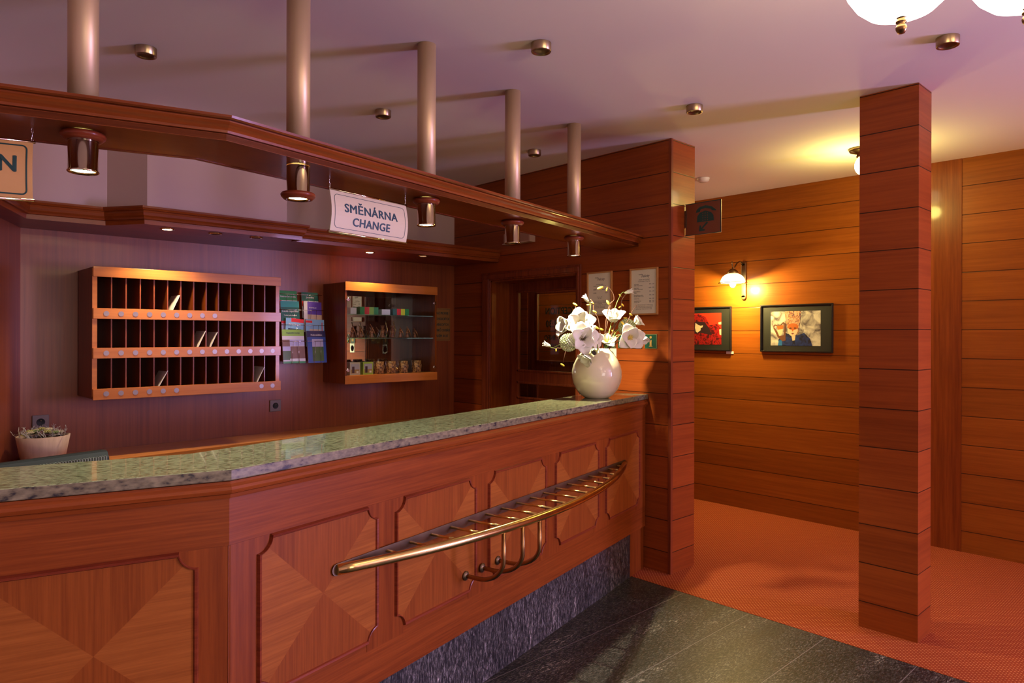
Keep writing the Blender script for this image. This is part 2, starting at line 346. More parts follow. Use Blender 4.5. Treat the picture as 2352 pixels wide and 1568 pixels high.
def frame(o, ex, ey, ez=None):
    """matrix with local x = ex, y = ey, z = ex x ey at point o"""
    ex = Vector(ex).normalized(); ey = Vector(ey).normalized(); ez = ex.cross(ey)
    m = Matrix.Identity(4)
    for i in range(3): m[i][0] = ex[i]; m[i][1] = ey[i]; m[i][2] = ez[i]; m[i][3] = o[i]
    return m
def text(name, s, T, size, m, parent=None, sx=1.0, bold=0.0, align='CENTER', shear=0.0, depth=0.0006, into=None, mi=0, fit=None):
    """lettering as a mesh; T maps text plane (x right, y up) to the world"""
    cu = bpy.data.curves.new(name, 'FONT'); cu.body = s; cu.size = size; cu.align_x = align; cu.align_y = 'CENTER'; cu.shear = shear
    cu.extrude = depth; cu.resolution_u = 3; cu.space_line = 1.0; cu.space_character = 1.06
    to = bpy.data.objects.new(name, cu); me = bpy.data.meshes.new_from_object(to)
    if fit: sx = fit/(max(v.co.x for v in me.vertices)-min(v.co.x for v in me.vertices))
    vs = [T @ Vector((v.co.x*sx, v.co.y, v.co.z)) for v in me.vertices]; fs = [tuple(p.vertices) for p in me.polygons]
    if bold:
        n0 = len(vs); f0 = list(fs); v0 = list(vs); Rl = T.to_3x3()
        for k, (a, b) in enumerate(((bold, 0), (-bold, 0), (0, bold*0.6), (0, -bold*0.6))):
            vs = vs+[v+Rl @ Vector((a, b, 0.00002*(k+1))) for v in v0]; fs = fs+[tuple(i+n0*(k+1) for i in f) for f in f0]
    bpy.data.objects.remove(to); bpy.data.curves.remove(cu); bpy.data.meshes.remove(me)
    if into is not None: into.add(vs, fs, mi); return into
    mb = MB(); mb.add(vs, fs); return mb.build(name, m, parent, world=parent is not None, fix=False)

# ------------------------------------------------------------------ the setting
PX = 3.7876; PE = 2.546; BY = 4.78; HX = 5.718; PX2 = 4.066
struct('floor_stone', MB().box((-2.4, -4.8, -0.05), (3.583, 6.5, 0.0)), STONE)
struct('floor_carpet', MB().box((3.583, -4.8, -0.05), (HX+0.2, 6.5, 0.002)), CARPET)
struct('ceiling', MB().box((-2.6, -5.0, CEIL), (HX+0.2, 6.7, CEIL+0.05)), PLASTER)
# door wall with an opening, running back from the pilaster end
DY0, DY1, DZ = 3.345, 4.291, 1.985
w = MB().box((PX, PE+0.002, 0), (PX2, DY0, CEIL)).box((PX, DY1, 0), (PX2, 6.5, CEIL)).box((PX, DY0, DZ), (PX2, DY1, CEIL))
struct('wall_door', w, BOARDS)
struct('wall_hall', MB().box((HX, -2.5, 0), (HX+0.12, 6.5, CEIL)).box((HX, -4.8, 0), (HX+0.12, -4.3, CEIL)).box((HX, -4.3, 0), (HX+0.12, -2.5, 0.45)).box((HX, -4.3, 2.25), (HX+0.12, -2.5, CEIL)), HALLB)
struct('trim_1', MB().box((HX-0.006, 1.408, 0.0), (HX-0.0005, 1.60, CEIL)), WOODV)
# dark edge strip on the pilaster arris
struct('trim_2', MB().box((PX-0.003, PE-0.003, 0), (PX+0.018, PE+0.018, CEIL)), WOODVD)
struct('wall_end', MB().box((PX2, 6.5, 0), (HX+0.2, 6.6, CEIL)), HALLB)
struct('wall_back', MB().box((0.654, BY, 0), (PX, BY+0.1, 2.14)), PANELW)
struct('wall_back_upper', MB().box((0.3, BY, 2.14), (PX, BY+0.1, CEIL)), WALLP)
LW = [(0.654, BY), (0.300, 3.885), (-2.4, 3.885)]
struct('wall_left', MB().sweep(LW[::-1], [(0, 0), (0, 2.14), (-0.1, 2.14), (-0.1, 0)]), PANELW)
struct('wall_left_far', MB().box((-2.5, -4.8, 0), (-2.4, 6.5, CEIL)), WALLP)
struct('wall_front', MB().box((-2.4, -4.92, 0), (-0.5, -4.8, CEIL)).box((1.7, -4.92, 0), (HX, -4.8, CEIL)).box((-0.5, -4.92, 0), (1.7, -4.8, 0.6)).box((-0.5, -4.92, 2.4), (1.7, -4.8, CEIL)), WALLP)
# painted bulkhead above the cornice, stepping forward on the left
BK = [(-2.4, 3.62), (0.24, 3.62), (0.46, 4.34), (0.995, 4.365), (1.145, 4.165), (1.955, 4.165), (1.955, 4.775), (-2.4, 4.775)]
struct('wall_bulkhead', MB().prism(BK, 2.16, CEIL-0.001), WALLP)
# soffit board and cornice moulding
SF = [(-2.4, 3.50), (0.28, 3.50), (0.615, 4.32), (0.970, 4.290), (1.110, 4.085), (2.020, 4.090), (2.020, 4.175), (3.786, 4.200)]
sof = SF + [(3.786, 4.779), (-2.4, 4.779)]
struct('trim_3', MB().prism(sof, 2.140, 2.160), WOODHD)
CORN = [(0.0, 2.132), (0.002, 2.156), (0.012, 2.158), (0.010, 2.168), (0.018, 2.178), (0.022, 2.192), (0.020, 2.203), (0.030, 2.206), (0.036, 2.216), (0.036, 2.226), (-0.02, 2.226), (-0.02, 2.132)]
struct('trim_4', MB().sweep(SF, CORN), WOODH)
# door casing and jambs
cs = MB()
for y0, y1 in ((DY1, DY1+0.10), (DY0-0.045, DY0)):
    cs.box((PX-0.016, y0, 0), (PX+0.0, y1, DZ+0.05)); cs.box((PX-0.024, y0+0.012, 0), (PX-0.014, y1-0.014, DZ+0.045)); 
cs.box((PX-0.0175, DY0-0.046, DZ), (PX, DY1+0.101, DZ+0.065)); cs.box((PX-0.0265, DY0-0.03, DZ+0.012), (PX-0.014, DY1+0.08, DZ+0.05))
struct('trim_5', cs, WOODVD, bevel=0.004)
jb = MB().box((PX-0.004, DY1-0.012, 0), (3.985, DY1, DZ)).box((PX-0.004, DY0, 0), (3.985, DY0+0.012, DZ)).box((PX-0.004, DY0, DZ-0.012), (3.985, DY1, DZ))
struct('trim_6', jb, WOODV)
# glazed door leaf
def leaf(name, x0, x1, Y0, Y1, Z1, opens, mwood, glassm, parent=None):
    st = 0.10
    d = MB().box((x0, Y0, 0.005), (x1, Y0+st, Z1)).box((x0, Y1-st, 0.005), (x1, Y1, Z1))
    zs = [0.005]
    for a, b in opens: zs += [a, b]
    zs.append(Z1)
    for i in range(0, len(zs), 2): d.box((x0, Y0+st, zs[i]), (x1, Y1-st, zs[i+1]))
    o = d.build(name, mwood, None); tag(o, kind='structure'); WM[o.name] = Matrix.Identity(4)
    for a, b in opens:
        bd = MB()
        for ya, yb, za, zb in ((Y0+st, Y0+st+0.02, a, b), (Y1-st-0.02, Y1-st, a, b), (Y0+st, Y1-st, a, a+0.018), (Y0+st, Y1-st, b-0.018, b)):
            bd.box((x0-0.006, ya, za), (x0+0.014, yb, zb))
        bd.build('glazing_bead', mwood, o, bevel=0.004)
        MB().box(((x0+x1)/2-0.002, Y0+st, a), ((x0+x1)/2+0.002, Y1-st, b)).build('glass_pane', glassm, o)
    return o
d1 = leaf('door_1', 3.987, 4.027, DY0+0.002, DY1-0.002, DZ-0.014, [(1.012, 1.155), (1.235, 1.907)], WOODVD, PANE)
MB().tube([(3.985, DY0+0.05, 1.02), (3.95, DY0+0.05, 1.02), (3.945, DY0+0.15, 1.02)], 0.009).build('door_handle', BRASS, d1)
pw = MB().box((PX2, 2.95, 0), (4.42, 3.01, CEIL)).box((4.36, 3.01, 0), (4.42, 3.62, CEIL)).box((4.36, 4.45, 0), (4.42, 6.5, CEIL)).box((4.36, 3.62, 2.05), (4.42, 4.45, CEIL))
struct('wall_vestibule', pw, BOARDS)
d2 = leaf('door_2', 4.37, 4.41, 3.621, 4.449, 2.049, [(0.30, 1.16), (1.30, 1.92)], WOODVD, DARKPANE)
tx = MB()
Tm = lambda y, z: frame((4.385, y, z), (0, 1, 0), (0, 0, 1))
for s, z, sz in (('RECEPTION', 1.745, 0.085), ('7:00 – 21:30', 1.635, 0.085), ('NONSTOP INFO', 1.515, 0.060), ('777 360 155', 1.440, 0.058)):
    text('lettering', s, Tm(4.045, z), sz, None, sx=0.86 if sz > 0.07 else 0.92, bold=0.0015, into=tx)
for z in (1.80, 1.575, 1.57, 1.395): tx.box((4.383, 3.76, z), (4.3855, 4.33, z+0.003))
for y in (3.77, 4.33): tx.box((4.383, y, 1.395), (4.3855, y+0.003, 1.80))
tx.build('lettering', DKGREEN, d2)
# windows behind the camera; the front one is added to carry the warm fill
wf = MB(); x0, x1, z0, z1 = -0.5, 1.7, 0.6, 2.4
for a, b in (((x0, -4.9, z0), (x0+0.05, -4.82, z1)), ((x1-0.05, -4.9, z0), (x1, -4.82, z1)), ((x0, -4.9, z0), (x1, -4.82, z0+0.05)), ((x0, -4.9, z1-0.05), (x1, -4.82, z1)), (((x0+x1)/2-0.025, -4.9, z0), ((x0+x1)/2+0.025, -4.82, z1))): wf.box(a, b)
o = struct('window_added', wf, WOODVD); MB().box((x0+0.05, -4.865, z0+0.05), (x1-0.05, -4.86, z1-0.05)).build('glass_pane', PANE, o)
wf = MB(); y0, y1, z0, z1 = -4.3, -2.5, 0.45, 2.25
for a, b in (((HX+.02, y0, z0), (HX+.1, y0+0.05, z1)), ((HX+.02, y1-0.05, z0), (HX+.1, y1, z1)), ((HX+.02, y0, z0), (HX+.1, y1, z0+0.05)), ((HX+.02, y0, z1-0.05), (HX+.1, y1, z1)), ((HX+.02, (y0+y1)/2-0.025, z0), (HX+.1, (y0+y1)/2+0.025, z1))): wf.box(a, b)
o = struct('window_1', wf, WOODVD); MB().box((HX+.055, y0+0.05, z0+0.05), (HX+.06, y1-0.05, z1-0.05)).build('glass_pane', PANE, o)

# free standing square column in the hall
col = MB().box((3.8494, 1.1345, 0.002), (4.0485, 1.4165, CEIL-0.001)).build('column', BOARDS, origin=(3.95, 1.275, 0))
tag(col, 'square cherry boarded column standing alone on the orange carpet', 'column')
# keep board joints of the column level with the walls: object origin stays at floor height

# ------------------------------------------------------------------ reception counter
KX, KY, AR, AL = 0.770, 1.991, math.radians(13.6), math.radians(-14.0)
K = Vector((KX, KY, 0)); U = Vector((math.cos(AR), math.sin(AR), 0)); V = Vector((math.cos(AL), math.sin(AL), 0))
NI = Vector((-U.y, U.x, 0)); NV = Vector((-V.y, V.x, 0))
SE = 3.094; SL = -2.25
def cp(s, off=0.0):     # point on the counter line, s along, off outwards
    if s >= 0: p = K+U*s-NI*off
    else: p = K+V*s-NV*off
    return p
mid = (NI+NV).normalized(); mid = mid/mid.dot(NI)
def cpath(off, s0=SL, s1=SE): 
    a = K+V*s0-NV*off; c = K-mid*off; b = K+U*s1-NI*off
    return [(a.x, a.y), (c.x, c.y), (b.x, b.y)]
ctr = thing('reception_counter', 'long cherry panelled reception counter under the green granite worktop', 'counter', (KX, KY, 0))
PO = -0.015
body = MB().sweep(cpath(PO), [(0, 0.281), (0, 1.10), (-0.30, 1.10), (-0.30, 0.281)])
body.build('body', WOODH, ctr, world=True)
# stiles between the panels (upright grain), fractionally proud of the body
def slab(mb, s0, s1, z0, z1, o0, o1, mi=0):
    pts = [cp(s0, o0), cp(s1, o0), cp(s1, o1), cp(s0, o1)]
    mb.add([(p.x, p.y, z0) for p in pts]+[(p.x, p.y, z1) for p in pts], [(0,3,2,1),(4,5,6,7),(0,1,5,4),(1,2,6,5),(2,3,7,6),(3,0,4,7)], mi)
PANS = [0.095+0.5965*i for i in range(5)]; LP = [-0.084-0.5965*i-0.507 for i in range(4)]
for a, b in [(0.0, 0.14)]+[(p+0.455, p+0.645) for p in PANS[:4]]+[(PANS[4]+0.455, SE-0.003)]:
    sw = MB(); slab(sw, a, b, 0.415, 0.930, PO-0.01, PO+0.0012); sw.build('stile', WOODV, ctr, world=True)
for a, b in [(-0.14, -0.0005)]+[(p-0.14, p+0.05) for p in LP]:
    sw = MB(); slab(sw, a, b, 0.415, 0.930, PO-0.01, PO+0.0012); sw.build('stile', WOODV, ctr, world=True)
# raised panels with scooped corners: moulding ring + four veneer quarters meeting in the middle
def panel(s0, left=False):
    Wd, z0, z1, R = 0.507, 0.443, 0.930, 0.05
    org = cp(s0, PO+0.001) if not left else cp(s0, PO+0.001)
    X = U if not left else V; N = -(NI if not left else NV)
    def P(x, z, o): return org+X*x+N*o+Vector((0, 0, z))
    def outline(ins):
        pts = []
        a0, a1, b0, b1 = ins, Wd-ins, z0+ins, z1-ins
        def arc(cx, cz, th0, th1):
            for k in range(9):
                t = th0+(th1-th0)*k/8; pts.append((cx+(R+ins*0.4)*math.cos(t), cz+(R+ins*0.4)*math.sin(t)))
        arc(0+0, z0, PI/2, 0); arc(Wd, z0, PI, PI/2); arc(Wd, z1, -PI/2, -PI); arc(0, z1, 0, -PI/2)
        out = []
        for x, z in pts: out.append((min(max(x, a0), a1), min(max(z, b0), b1)))
        return out
    o0, o1, o2, o3 = outline(0), outline(0.004), outline(0.011), outline(0.014)
    n = len(o0); rg = MB(); vs = []
    for ol, off in ((o0, 0.0), (o1, 0.011), (o2, 0.010), (o3, 0.004)): vs += [P(x, z, off) for x, z in ol]
    rg.add(vs, [(r*n+i, r*n+(i+1) % n, (r+1)*n+(i+1) % n, (r+1)*n+i) for r in range(3) for i in range(n)], 0, False)
    pn = MB(); c = (Wd/2, (z0+z1)/2); V0 = [P(c[0], c[1], 0.0045)]+[P(x, z, 0.0045) for x, z in o3]
    for i in range(n):
        x = (o3[i][0]+o3[(i+1) % n][0])/2-c[0]; z = (o3[i][1]+o3[(i+1) % n][1])/2-c[1]
        mi = 1 if abs(x)/(Wd/2) > abs(z)/((z1-z0)/2) else 0
        pn.add([V0[0], V0[1+i], V0[1+(i+1) % n]], [(0, 1, 2)], mi)
    p = pn.build('panel', [VENV, VENH], ctr, world=True, fix=False); rg.build('panel_moulding', WOODHD, p, world=True, fix=False)
for s in PANS: panel(s)
for s in LP: panel(s, True)
# bullnose moulding under the worktop
mp = [(0.0, 1.115), (0.003, 1.108), (0.010, 1.100), (0.013, 1.092), (0.010, 1.082), (0.002, 1.078), (0.0, 1.066), (-0.05, 1.066), (-0.05, 1.115)]
MB().sweep(cpath(PO-0.001+0.004), [(o+0.003, z) for o, z in mp], smooth=False).build('cornice_moulding', WOODH, ctr, world=True)
pl_ = MB().sweep(cpath(-0.028, s1=2.875), [(0, 0.0), (0, 0.283), (-0.25, 0.283), (-0.25, 0.0)])
lbl(pl_.build('plinth', PLINTHM, ctr, world=True), 'grey veined stone plinth')
MB().sweep([tuple(cp(2.876, -0.026)[:2]), tuple(cp(SE-0.002, -0.026)[:2])], [(0, 0.003), (0, 0.283), (-0.25, 0.283), (-0.25, 0.003)]).build('end_post', WOODV, ctr, world=True)
# granite worktop: continuous slab lying on the counter
gt = MB()
fr_, bk_ = cpath(0.0, s1=3.103), cpath(-0.345, s1=3.02)
poly = fr_+bk_[::-1]
gt.prism(poly, 1.118, 1.150, 0, side=1)
g = gt.build('worktop', [GRANITE, GRANEDGE], bevel=0.003); tag(g, 'polished green granite worktop running the length of the reception counter', 'worktop')
# staff side board under the granite
# ------------------------------------------------------------------ brass bag shelf on the counter front
bs = thing('bag_shelf', 'boat shaped brass handbag shelf with cross bars fixed to counter front', 'shelf', tuple(cp(1.57, PO)+Vector((0, 0, 0.75))), AR)
S0, S1, ZB = 0.405, 2.745, 0.752
Lh = (S1-S0)/2
def off_at(x):       # x in -1..1
    return 0.012+0.222*(1-abs(x)**2.0)
npt = 40
rail = [(x*Lh, -off_at(x), 0.0) for x in [-1+2*i/npt for i in range(npt+1)]]
MB().tube(rail, [0.0185]*(npt+1), 14).build('rail', BRASS, bs)
bp_ = MB().box((-Lh, -0.013, -0.020), (Lh, -0.010, 0.020))
for sgn in (-1, 1): bp_.lathe([(0.020, 0), (0.020, 0.003)], 20, T=Matrix.Translation((sgn*Lh, -0.010, 0)) @ Matrix.Rotation(PI/2, 4, 'X'))
bp_.build('back_plate', BRASSP, bs)
for i in range(18):
    x = -0.90+1.80*i/17
    MB().tube([(x*Lh, -0.010, 0.002), (x*Lh, -off_at(x), 0.002)], 0.0060, 8).build('cross_bar', BRASS, bs)
for sx_ in (1.119, 1.239, 1.359):
    x = sx_-1.57; zf = 0.522-0.75; ph = x/Lh; o = off_at(ph)
    pts = [(x, -0.012, zf)]+[(x, -0.012-0.02*k, zf) for k in (1, 2, 3)]
    c0 = Vector((x, -0.075, zf))
    for k in range(1, 13):
        t = k/12*PI/2; pts.append((x, -0.075-(o-0.075)*math.sin(t)*1.0, zf+0.10*(1-math.cos(t))))
    pts.append((x, -o, -0.012))
    b = MB().tube(pts, 0.0095, 10).build('bracket', BRASSD, bs)
    MB().lathe([(0.020, 0), (0.020, 0.003), (0.013, 0.007), (0.010, 0.010)], 18, T=Matrix.Translation((x, -0.008, zf)) @ Matrix.Rotation(PI/2, 4, 'X')).build('flange', BRASSP, b)

# ------------------------------------------------------------------ overhead canopy shelf and its poles
sh = thing('canopy_shelf', 'long angled cherry canopy shelf hanging from ceiling poles over the counter', 'shelf', (0.814, 2.151, 2.13))
AS, AS2 = math.radians(12.35), math.radians(-15.5)
Q = Vector((0.814, 2.151)); ua = Vector((math.cos(AS), math.sin(AS))); va = Vector((math.cos(AS2), math.sin(AS2)))
e1 = Q+ua*((PX-0.002-Q.x)/ua.x); e0 = Q-va*2.3
sp_ = [tuple(e0), tuple(Q), tuple(e1)]
nin = Vector((-ua.y, ua.x)); niv = Vector((-va.y, va.x)); mm = (nin+niv).normalized(); mm = mm/mm.dot(nin)
D = 0.30
kb = Q+mm*D; e1b = Q+nin*D; e1b = e1b+ua*((PX-0.002-e1b.x)/ua.x); e0b = e0+niv*D
MB().prism([tuple(e0), tuple(Q), tuple(kb), tuple(e0b)], 2.1315, 2.150, 0).build('board', WOODH, sh, world=True)
MB().prism([tuple(Q), tuple(e1), tuple(e1b), tuple(kb)], 2.1315, 2.150, 0).build('board', WOODH, sh, world=True)
cov = [(0.0, 2.130), (0.0, 2.1485), (-0.006, 2.1487), (-0.006, 2.1515), (0.010, 2.1517), (0.011, 2.159), (0.016, 2.166), (0.025, 2.173), (0.031, 2.180), (0.031, 2.183), (0.026, 2.1835), (0.026, 2.186), (0.038, 2.1865), (0.044, 2.190), (0.046, 2.197), (-0.02, 2.197), (-0.02, 2.130)]
# the moulding turns round the far end against the wall
MB().sweep(sp_, cov).build('moulding', WOODH, sh, world=True)
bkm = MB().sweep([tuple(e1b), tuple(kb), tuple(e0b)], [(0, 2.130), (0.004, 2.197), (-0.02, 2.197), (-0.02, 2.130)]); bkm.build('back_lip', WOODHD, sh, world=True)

PG = 'ceiling poles with downlights through the canopy shelf'
pole_specs = [(0.475, 2.36, 'champagne metal pole nearest the left edge, brass downlight glowing brightly', 'on', 2.117),
              (1.1225, 2.303, 'champagne metal pole left of the exchange sign, wooden ring slipped down its lit downlight', 'on', 2.024),
              (1.798, 2.466, 'champagne metal pole just right of the exchange sign, downlight lit', 'on', 2.117),
              (2.467, 2.628, 'champagne metal pole between the exchange sign and vase end, downlight off', 'off', 2.117),
              (3.122, 2.785, 'champagne metal pole farthest along the canopy, above the flower vase', 'dim', 2.117)]
for x, y, lb, st, rz in pole_specs:
    p = thing('pole_light', lb, 'pole light', (x, y, 2.012), 0, PG)
    MB().lathe([(0.0405, 0.137), (0.0405, CEIL-2.012-0.001)], 40).build('pole', CHAMP, p)
    MB().lathe([(0.034, 0.004), (0.040, 0.0), (0.042, 0.002), (0.042, 0.005), (0.0395, 0.008), (0.0395, 0.117)], 40, close=False).build('sleeve', SLEEVE, p)
    z0 = rz-2.012-0.012
    MB().lathe([(0.0400, z0), (0.048, z0), (0.058, z0+0.010), (0.060, z0+0.017), (0.056, z0+0.023), (0.0412, z0+0.0245), (0.0400, z0+0.0245)], 40, close=False).build('ring', WOODHD, p)
    MB().lathe([(0.001, 0.010), (0.030, 0.010), (0.034, 0.007)], 30, close=False).build('lens', {'on': BULB, 'off': BRASSP, 'dim': BULBDIM}[st], p)
    if st != 'off':
        lamp('halogen_spot', 'SPOT', (x, y, 2.005), 26 if st == 'on' else 120, (0.95, 1.0, 0.80) if st == 'on' else (1.0, 0.90, 0.58), 0.02, rot=(0, 0, 0), spot=100 if st == 'on' else 128, blend=0.7)

# ------------------------------------------------------------------ hanging signs
def hang_sign(name, label, A, ang, w, h, lines, face, tall, flip=False, letter=NAVY):
    """A = upper left corner; sign hangs in a vertical plane at angle ang, gently bowed"""
    t = thing(name, label, 'sign', A, ang)
    n = 10
    def yb(z): return -0.012*math.sin(PI*(-z)/h)*1.0+(-z)/h*-0.002
    sheet = MB(); vs = []
    for i in range(n+1):
        z = -h*i/n
        for x in (0, w): vs.append((x, yb(z), z)); 
        for x in (0, w): vs.append((x, yb(z)+0.0025, z))
    fs = []
    for i in range(n):
        a = i*4; b = a+4; fs += [(a, a+1, b+1, b), (a+2, b+2, b+3, a+3), (a, b, b+2, a+2), (a+1, a+3, b+3, b+1)]
    sheet.add(vs, fs); sheet.build('panel', face, t)
    MB().tube([(-0.004, 0.001, 0.0), (w+0.006, 0.001, 0.0)], 0.0042, 10).build('top_rail', SLEEVE, t)
    MB().tube([(-0.006, 0.001, -h), (w+0.004, 0.001, -h)], 0.0055, 10).build('bottom_rail', SLEEVE, t)
    # printed border with rounded corners, following the bow
    R = 0.018; m0 = 0.016; th = 0.0016 if w < 0.5 else 0.004
    if tall: m0 = 0.012; th = 0.004; R = 0.014
    loop = []; arcs = []
    for cx, cz, a0 in ((w-m0-R, -m0-R, 0), (m0+R, -m0-R, PI/2), (m0+R, -h+m0+R, PI), (w-m0-R, -h+m0+R, 1.5*PI)):
        for k in range(7):
            a = a0+PI/2*k/6; arcs.append((cx, cz, a))
    for i in range(len(arcs)):
        c0 = arcs[i]; c1 = arcs[(i+1) % len(arcs)]; loop.append(c0)
        if i % 7 == 6:
            for k in range(1, 12): loop.append((c0[0]+(c1[0]-c0[0])*k/12, c0[1]+(c1[1]-c0[1])*k/12, c0[2]))
    bo = MB(); vs = []
    for r in (R, R-th):
        for cx, cz, a in loop:
            x = cx+r*math.cos(a); z = cz+r*math.sin(a); vs.append((x, yb(z)-0.0010, z))
    # straighten long vertical sides over the bow
    m = len(loop); bo.add(vs, [(i, (i+1) % m, m+(i+1) % m, m+i) for i in range(m)])
    me = bo.build('border', letter, t, fix=False)
    sd = me.modifiers.new('s', 'SOLIDIFY'); sd.thickness = 0.0004
    tm = MB()
    for s, x, z, sz, ft in lines:
        q = MB(); text('lettering', s, frame((x, 0, z), (1, 0, 0), (0, 0, 1)), sz, None, bold=0.0015*sz/0.05, into=q, fit=ft)
        for i, v in enumerate(q.v): q.v[i] = Vector((v.x, v.y+yb(v.z)-0.0006, v.z))
        tm.add(q.v, q.f)
    tm.build('lettering', letter, t, fix=False)
    for x in (0.002, w-0.002):
        ch = MB(); z1 = 2.13-A[2]; k = 0; z = 0.004
        nl = max(3, int(z1/0.011)); 
        for i in range(nl):
            zc = (i+0.5)/nl*z1; pts = [Vector((0.0022*math.cos(a), 0, 0.62*z1/nl*math.sin(a))) for a in [2*PI*j/8 for j in range(9)]]
            Rm = Matrix.Rotation(PI/2*(i % 2), 4, 'Z'); ch.tube([Rm @ p_+Vector((x, 0.001, zc)) for p_ in pts], 0.0007, 5, cap=False)
        ch.build('chain', CHROME, t)
    return t
hang_sign('hanging_sign', 'white hanging sign reading SMĚNÁRNA CHANGE below the canopy shelf', (1.282, 2.373, 2.087), math.radians(12.16), 0.413, 0.161,
          [('SMĚNÁRNA', 0.2065, -0.066, 0.0460, 0.285), ('CHANGE', 0.2065, -0.115, 0.0445, 0.200)], SIGNF, False)
hang_sign('hanging_sign', 'golden hanging sign cut by left picture edge, only its letter N showing', (-0.039, 2.519, 2.090), math.radians(-15.5), 0.413, 0.168,
          [('RECEPTION', 0.2065, -0.072, 0.066, 0.335)], SIGNB, True, letter=DKGREEN)

# ------------------------------------------------------------------ ceiling downlights and smoke detector
names = {(0.914, 3.349): 'brass ceiling downlight at far left, beside the left pole', (2.151, 2.112): 'brass ceiling downlight at top centre of the photo, nearest the camera',
         (2.146, 3.357): 'brass ceiling downlight seen between the second and third poles', (3.358, 3.358): 'brass ceiling downlight just above the door wall between the last two poles',
         (3.348, 2.101): 'brass ceiling downlight above the pilaster end of the door wall', (3.360, 0.881): 'brass ceiling downlight beside the opal lamp near the square column'}
for (x, y), lb in names.items():
    t = thing('ceiling_downlight', lb, 'ceiling light', (x, y, CEIL-0.038), 0, 'brass surface downlights on the ceiling')
    MB().lathe([(0.034, 0.006), (0.038, 0.001), (0.042, 0.0), (0.044, 0.003), (0.0445, 0.0375)], 32, close=False).build('housing', DULLB, t)
    MB().lathe([(0.001, 0.012), (0.026, 0.012), (0.034, 0.006)], 28, close=False).build('lens', BRASSP, t)
t = MB().lathe([(0.001, -0.032), (0.030, -0.032), (0.046, -0.022), (0.050, -0.006), (0.052, 0.0)], 30).build('smoke_detector', WPLAS, origin=(0, 0, 0))
t.location = (4.932, 3.014, CEIL-0.001); tag(t, 'white round smoke detector on the hall ceiling beyond the pilaster', 'smoke detector')
# soffit spots behind the counter
for x, y, st, lb in [(1.275, 4.25, 'on', 'lit soffit spotlight above the left of the key rack'), (1.54, 4.24, 'off', 'reddish unlit soffit spotlight above the middle of the key rack'),
                     (1.785, 4.23, 'off', 'unlit soffit spotlight above the right part of the key rack'), (2.70, 4.40, 'on', 'lit soffit spotlight above the glass display cabinet'),
                     (3.12, 4.32, 'dim', 'faint soffit spotlight near the door wall corner')]:
    t = thing('soffit_spotlight', lb, 'spotlight', (x, y, 2.140), 0, 'recessed spotlights in the soffit')
    MB().lathe([(0.026, -0.003), (0.036, -0.005), (0.040, -0.001), (0.040, 0.0)], 28, close=False).build('trim_ring', BRASS, t)
    MB().lathe([(0.001, -0.0015), (0.022, -0.0015), (0.026, -0.003)], 24, close=False).build('lens', {'on': WBULB, 'off': BRASSP, 'dim': WDIM}[st], t)
    if st == 'on': lamp('soffit_halogen', 'SPOT', (x, y, 2.128), 44, (1.0, 0.72, 0.42), 0.05, rot=(0, 0, 0), spot=125, blend=0.8)

# ------------------------------------------------------------------ chandelier bowls at top right, and two added behind the camera for warm fill
for (x, y), lb in (((1.918, 0.606), 'glowing opal glass ceiling bowl lamp with bronze finial, left of the two'), ((2.090, 0.375), 'glowing opal glass bowl lamp cut by the right picture edge'),
                     ((0.8, -2.3), 'unseen opal glass bowl lamp added behind the camera for warm fill, left one'), ((2.3, -2.1), 'unseen opal glass bowl lamp added behind the camera for warm fill, nearest the east window')):
    t = thing('bowl_pendant', lb, 'ceiling lamp', (x, y, 2.30), 0, 'opal bowl lamps hanging at top right')
    MB().lathe([(0.004, 0.040), (0.045, 0.044), (0.078, 0.058), (0.105, 0.083), (0.125, 0.115), (0.136, 0.150), (0.132, 0.150), (0.120, 0.116), (0.10, 0.088), (0.004, 0.050)], 40, close=False).build('glass_bowl', OPAL, t)
    MB().lathe([(0.0005, 0.0), (0.008, 0.002), (0.0125, 0.010), (0.0135, 0.016), (0.011, 0.022), (0.007, 0.025), (0.013, 0.029), (0.013, 0.032), (0.008, 0.035), (0.010, 0.040), (0.019, 0.046), (0.020, 0.050), (0.001, 0.052)], 24).build('finial', BRASSD, t)
    MB().lathe([(0.05, 0.470), (0.045, CEIL-2.30-0.001)], 24).lathe([(0.008, 0.05), (0.008, 0.475)], 12).build('stem', BRASSD, t)
    lamp('bowl_bulb', 'POINT', (x, y, 2.47), 10 if y > 0 else 70, (1.0, 0.74, 0.38), 0.06)
# corridor ceiling lamp half hidden behind the column
t = thing('corridor_lamp', 'small bronze ceiling lamp with glowing glass, half hidden behind the column top', 'ceiling lamp', (4.93, 1.80, CEIL-0.001))
MB().lathe([(0.02, -0.060), (0.035, -0.055), (0.030, -0.035), (0.075, -0.020), (0.085, 0.0)], 28).build('mount', ANTIQ, t)
MB().ball((0, 0, -0.115), 0.045, sc=(1, 1, 1.35), seg=20, rings=12).build('glass_globe', CORR, t)
lamp('corridor_bulb', 'POINT', (4.93, 1.80, CEIL-0.24), 18, (1.0, 0.84, 0.20), 0.05)
t2 = copy_tree(t); t2.location = (5.0, 5.1, CEIL-0.001); t2['label'] = 'small bronze ceiling lamp farther down the hall, glimpsed through the door glass'
lamp('corridor_bulb', 'POINT', (5.0, 5.1, CEIL-0.24), 22, (1.0, 0.80, 0.35), 0.05)
t2 = copy_tree(t); t2.location = (4.21, 3.75, CEIL-0.001); t2['label'] = 'unseen bronze ceiling lamp added to light the vestibule behind the glazed door'  # hidden lamp added to brighten the vestibule
lamp('corridor_bulb', 'POINT', (4.21, 3.75, CEIL-0.24), 6, (1.0, 0.75, 0.45), 0.05)
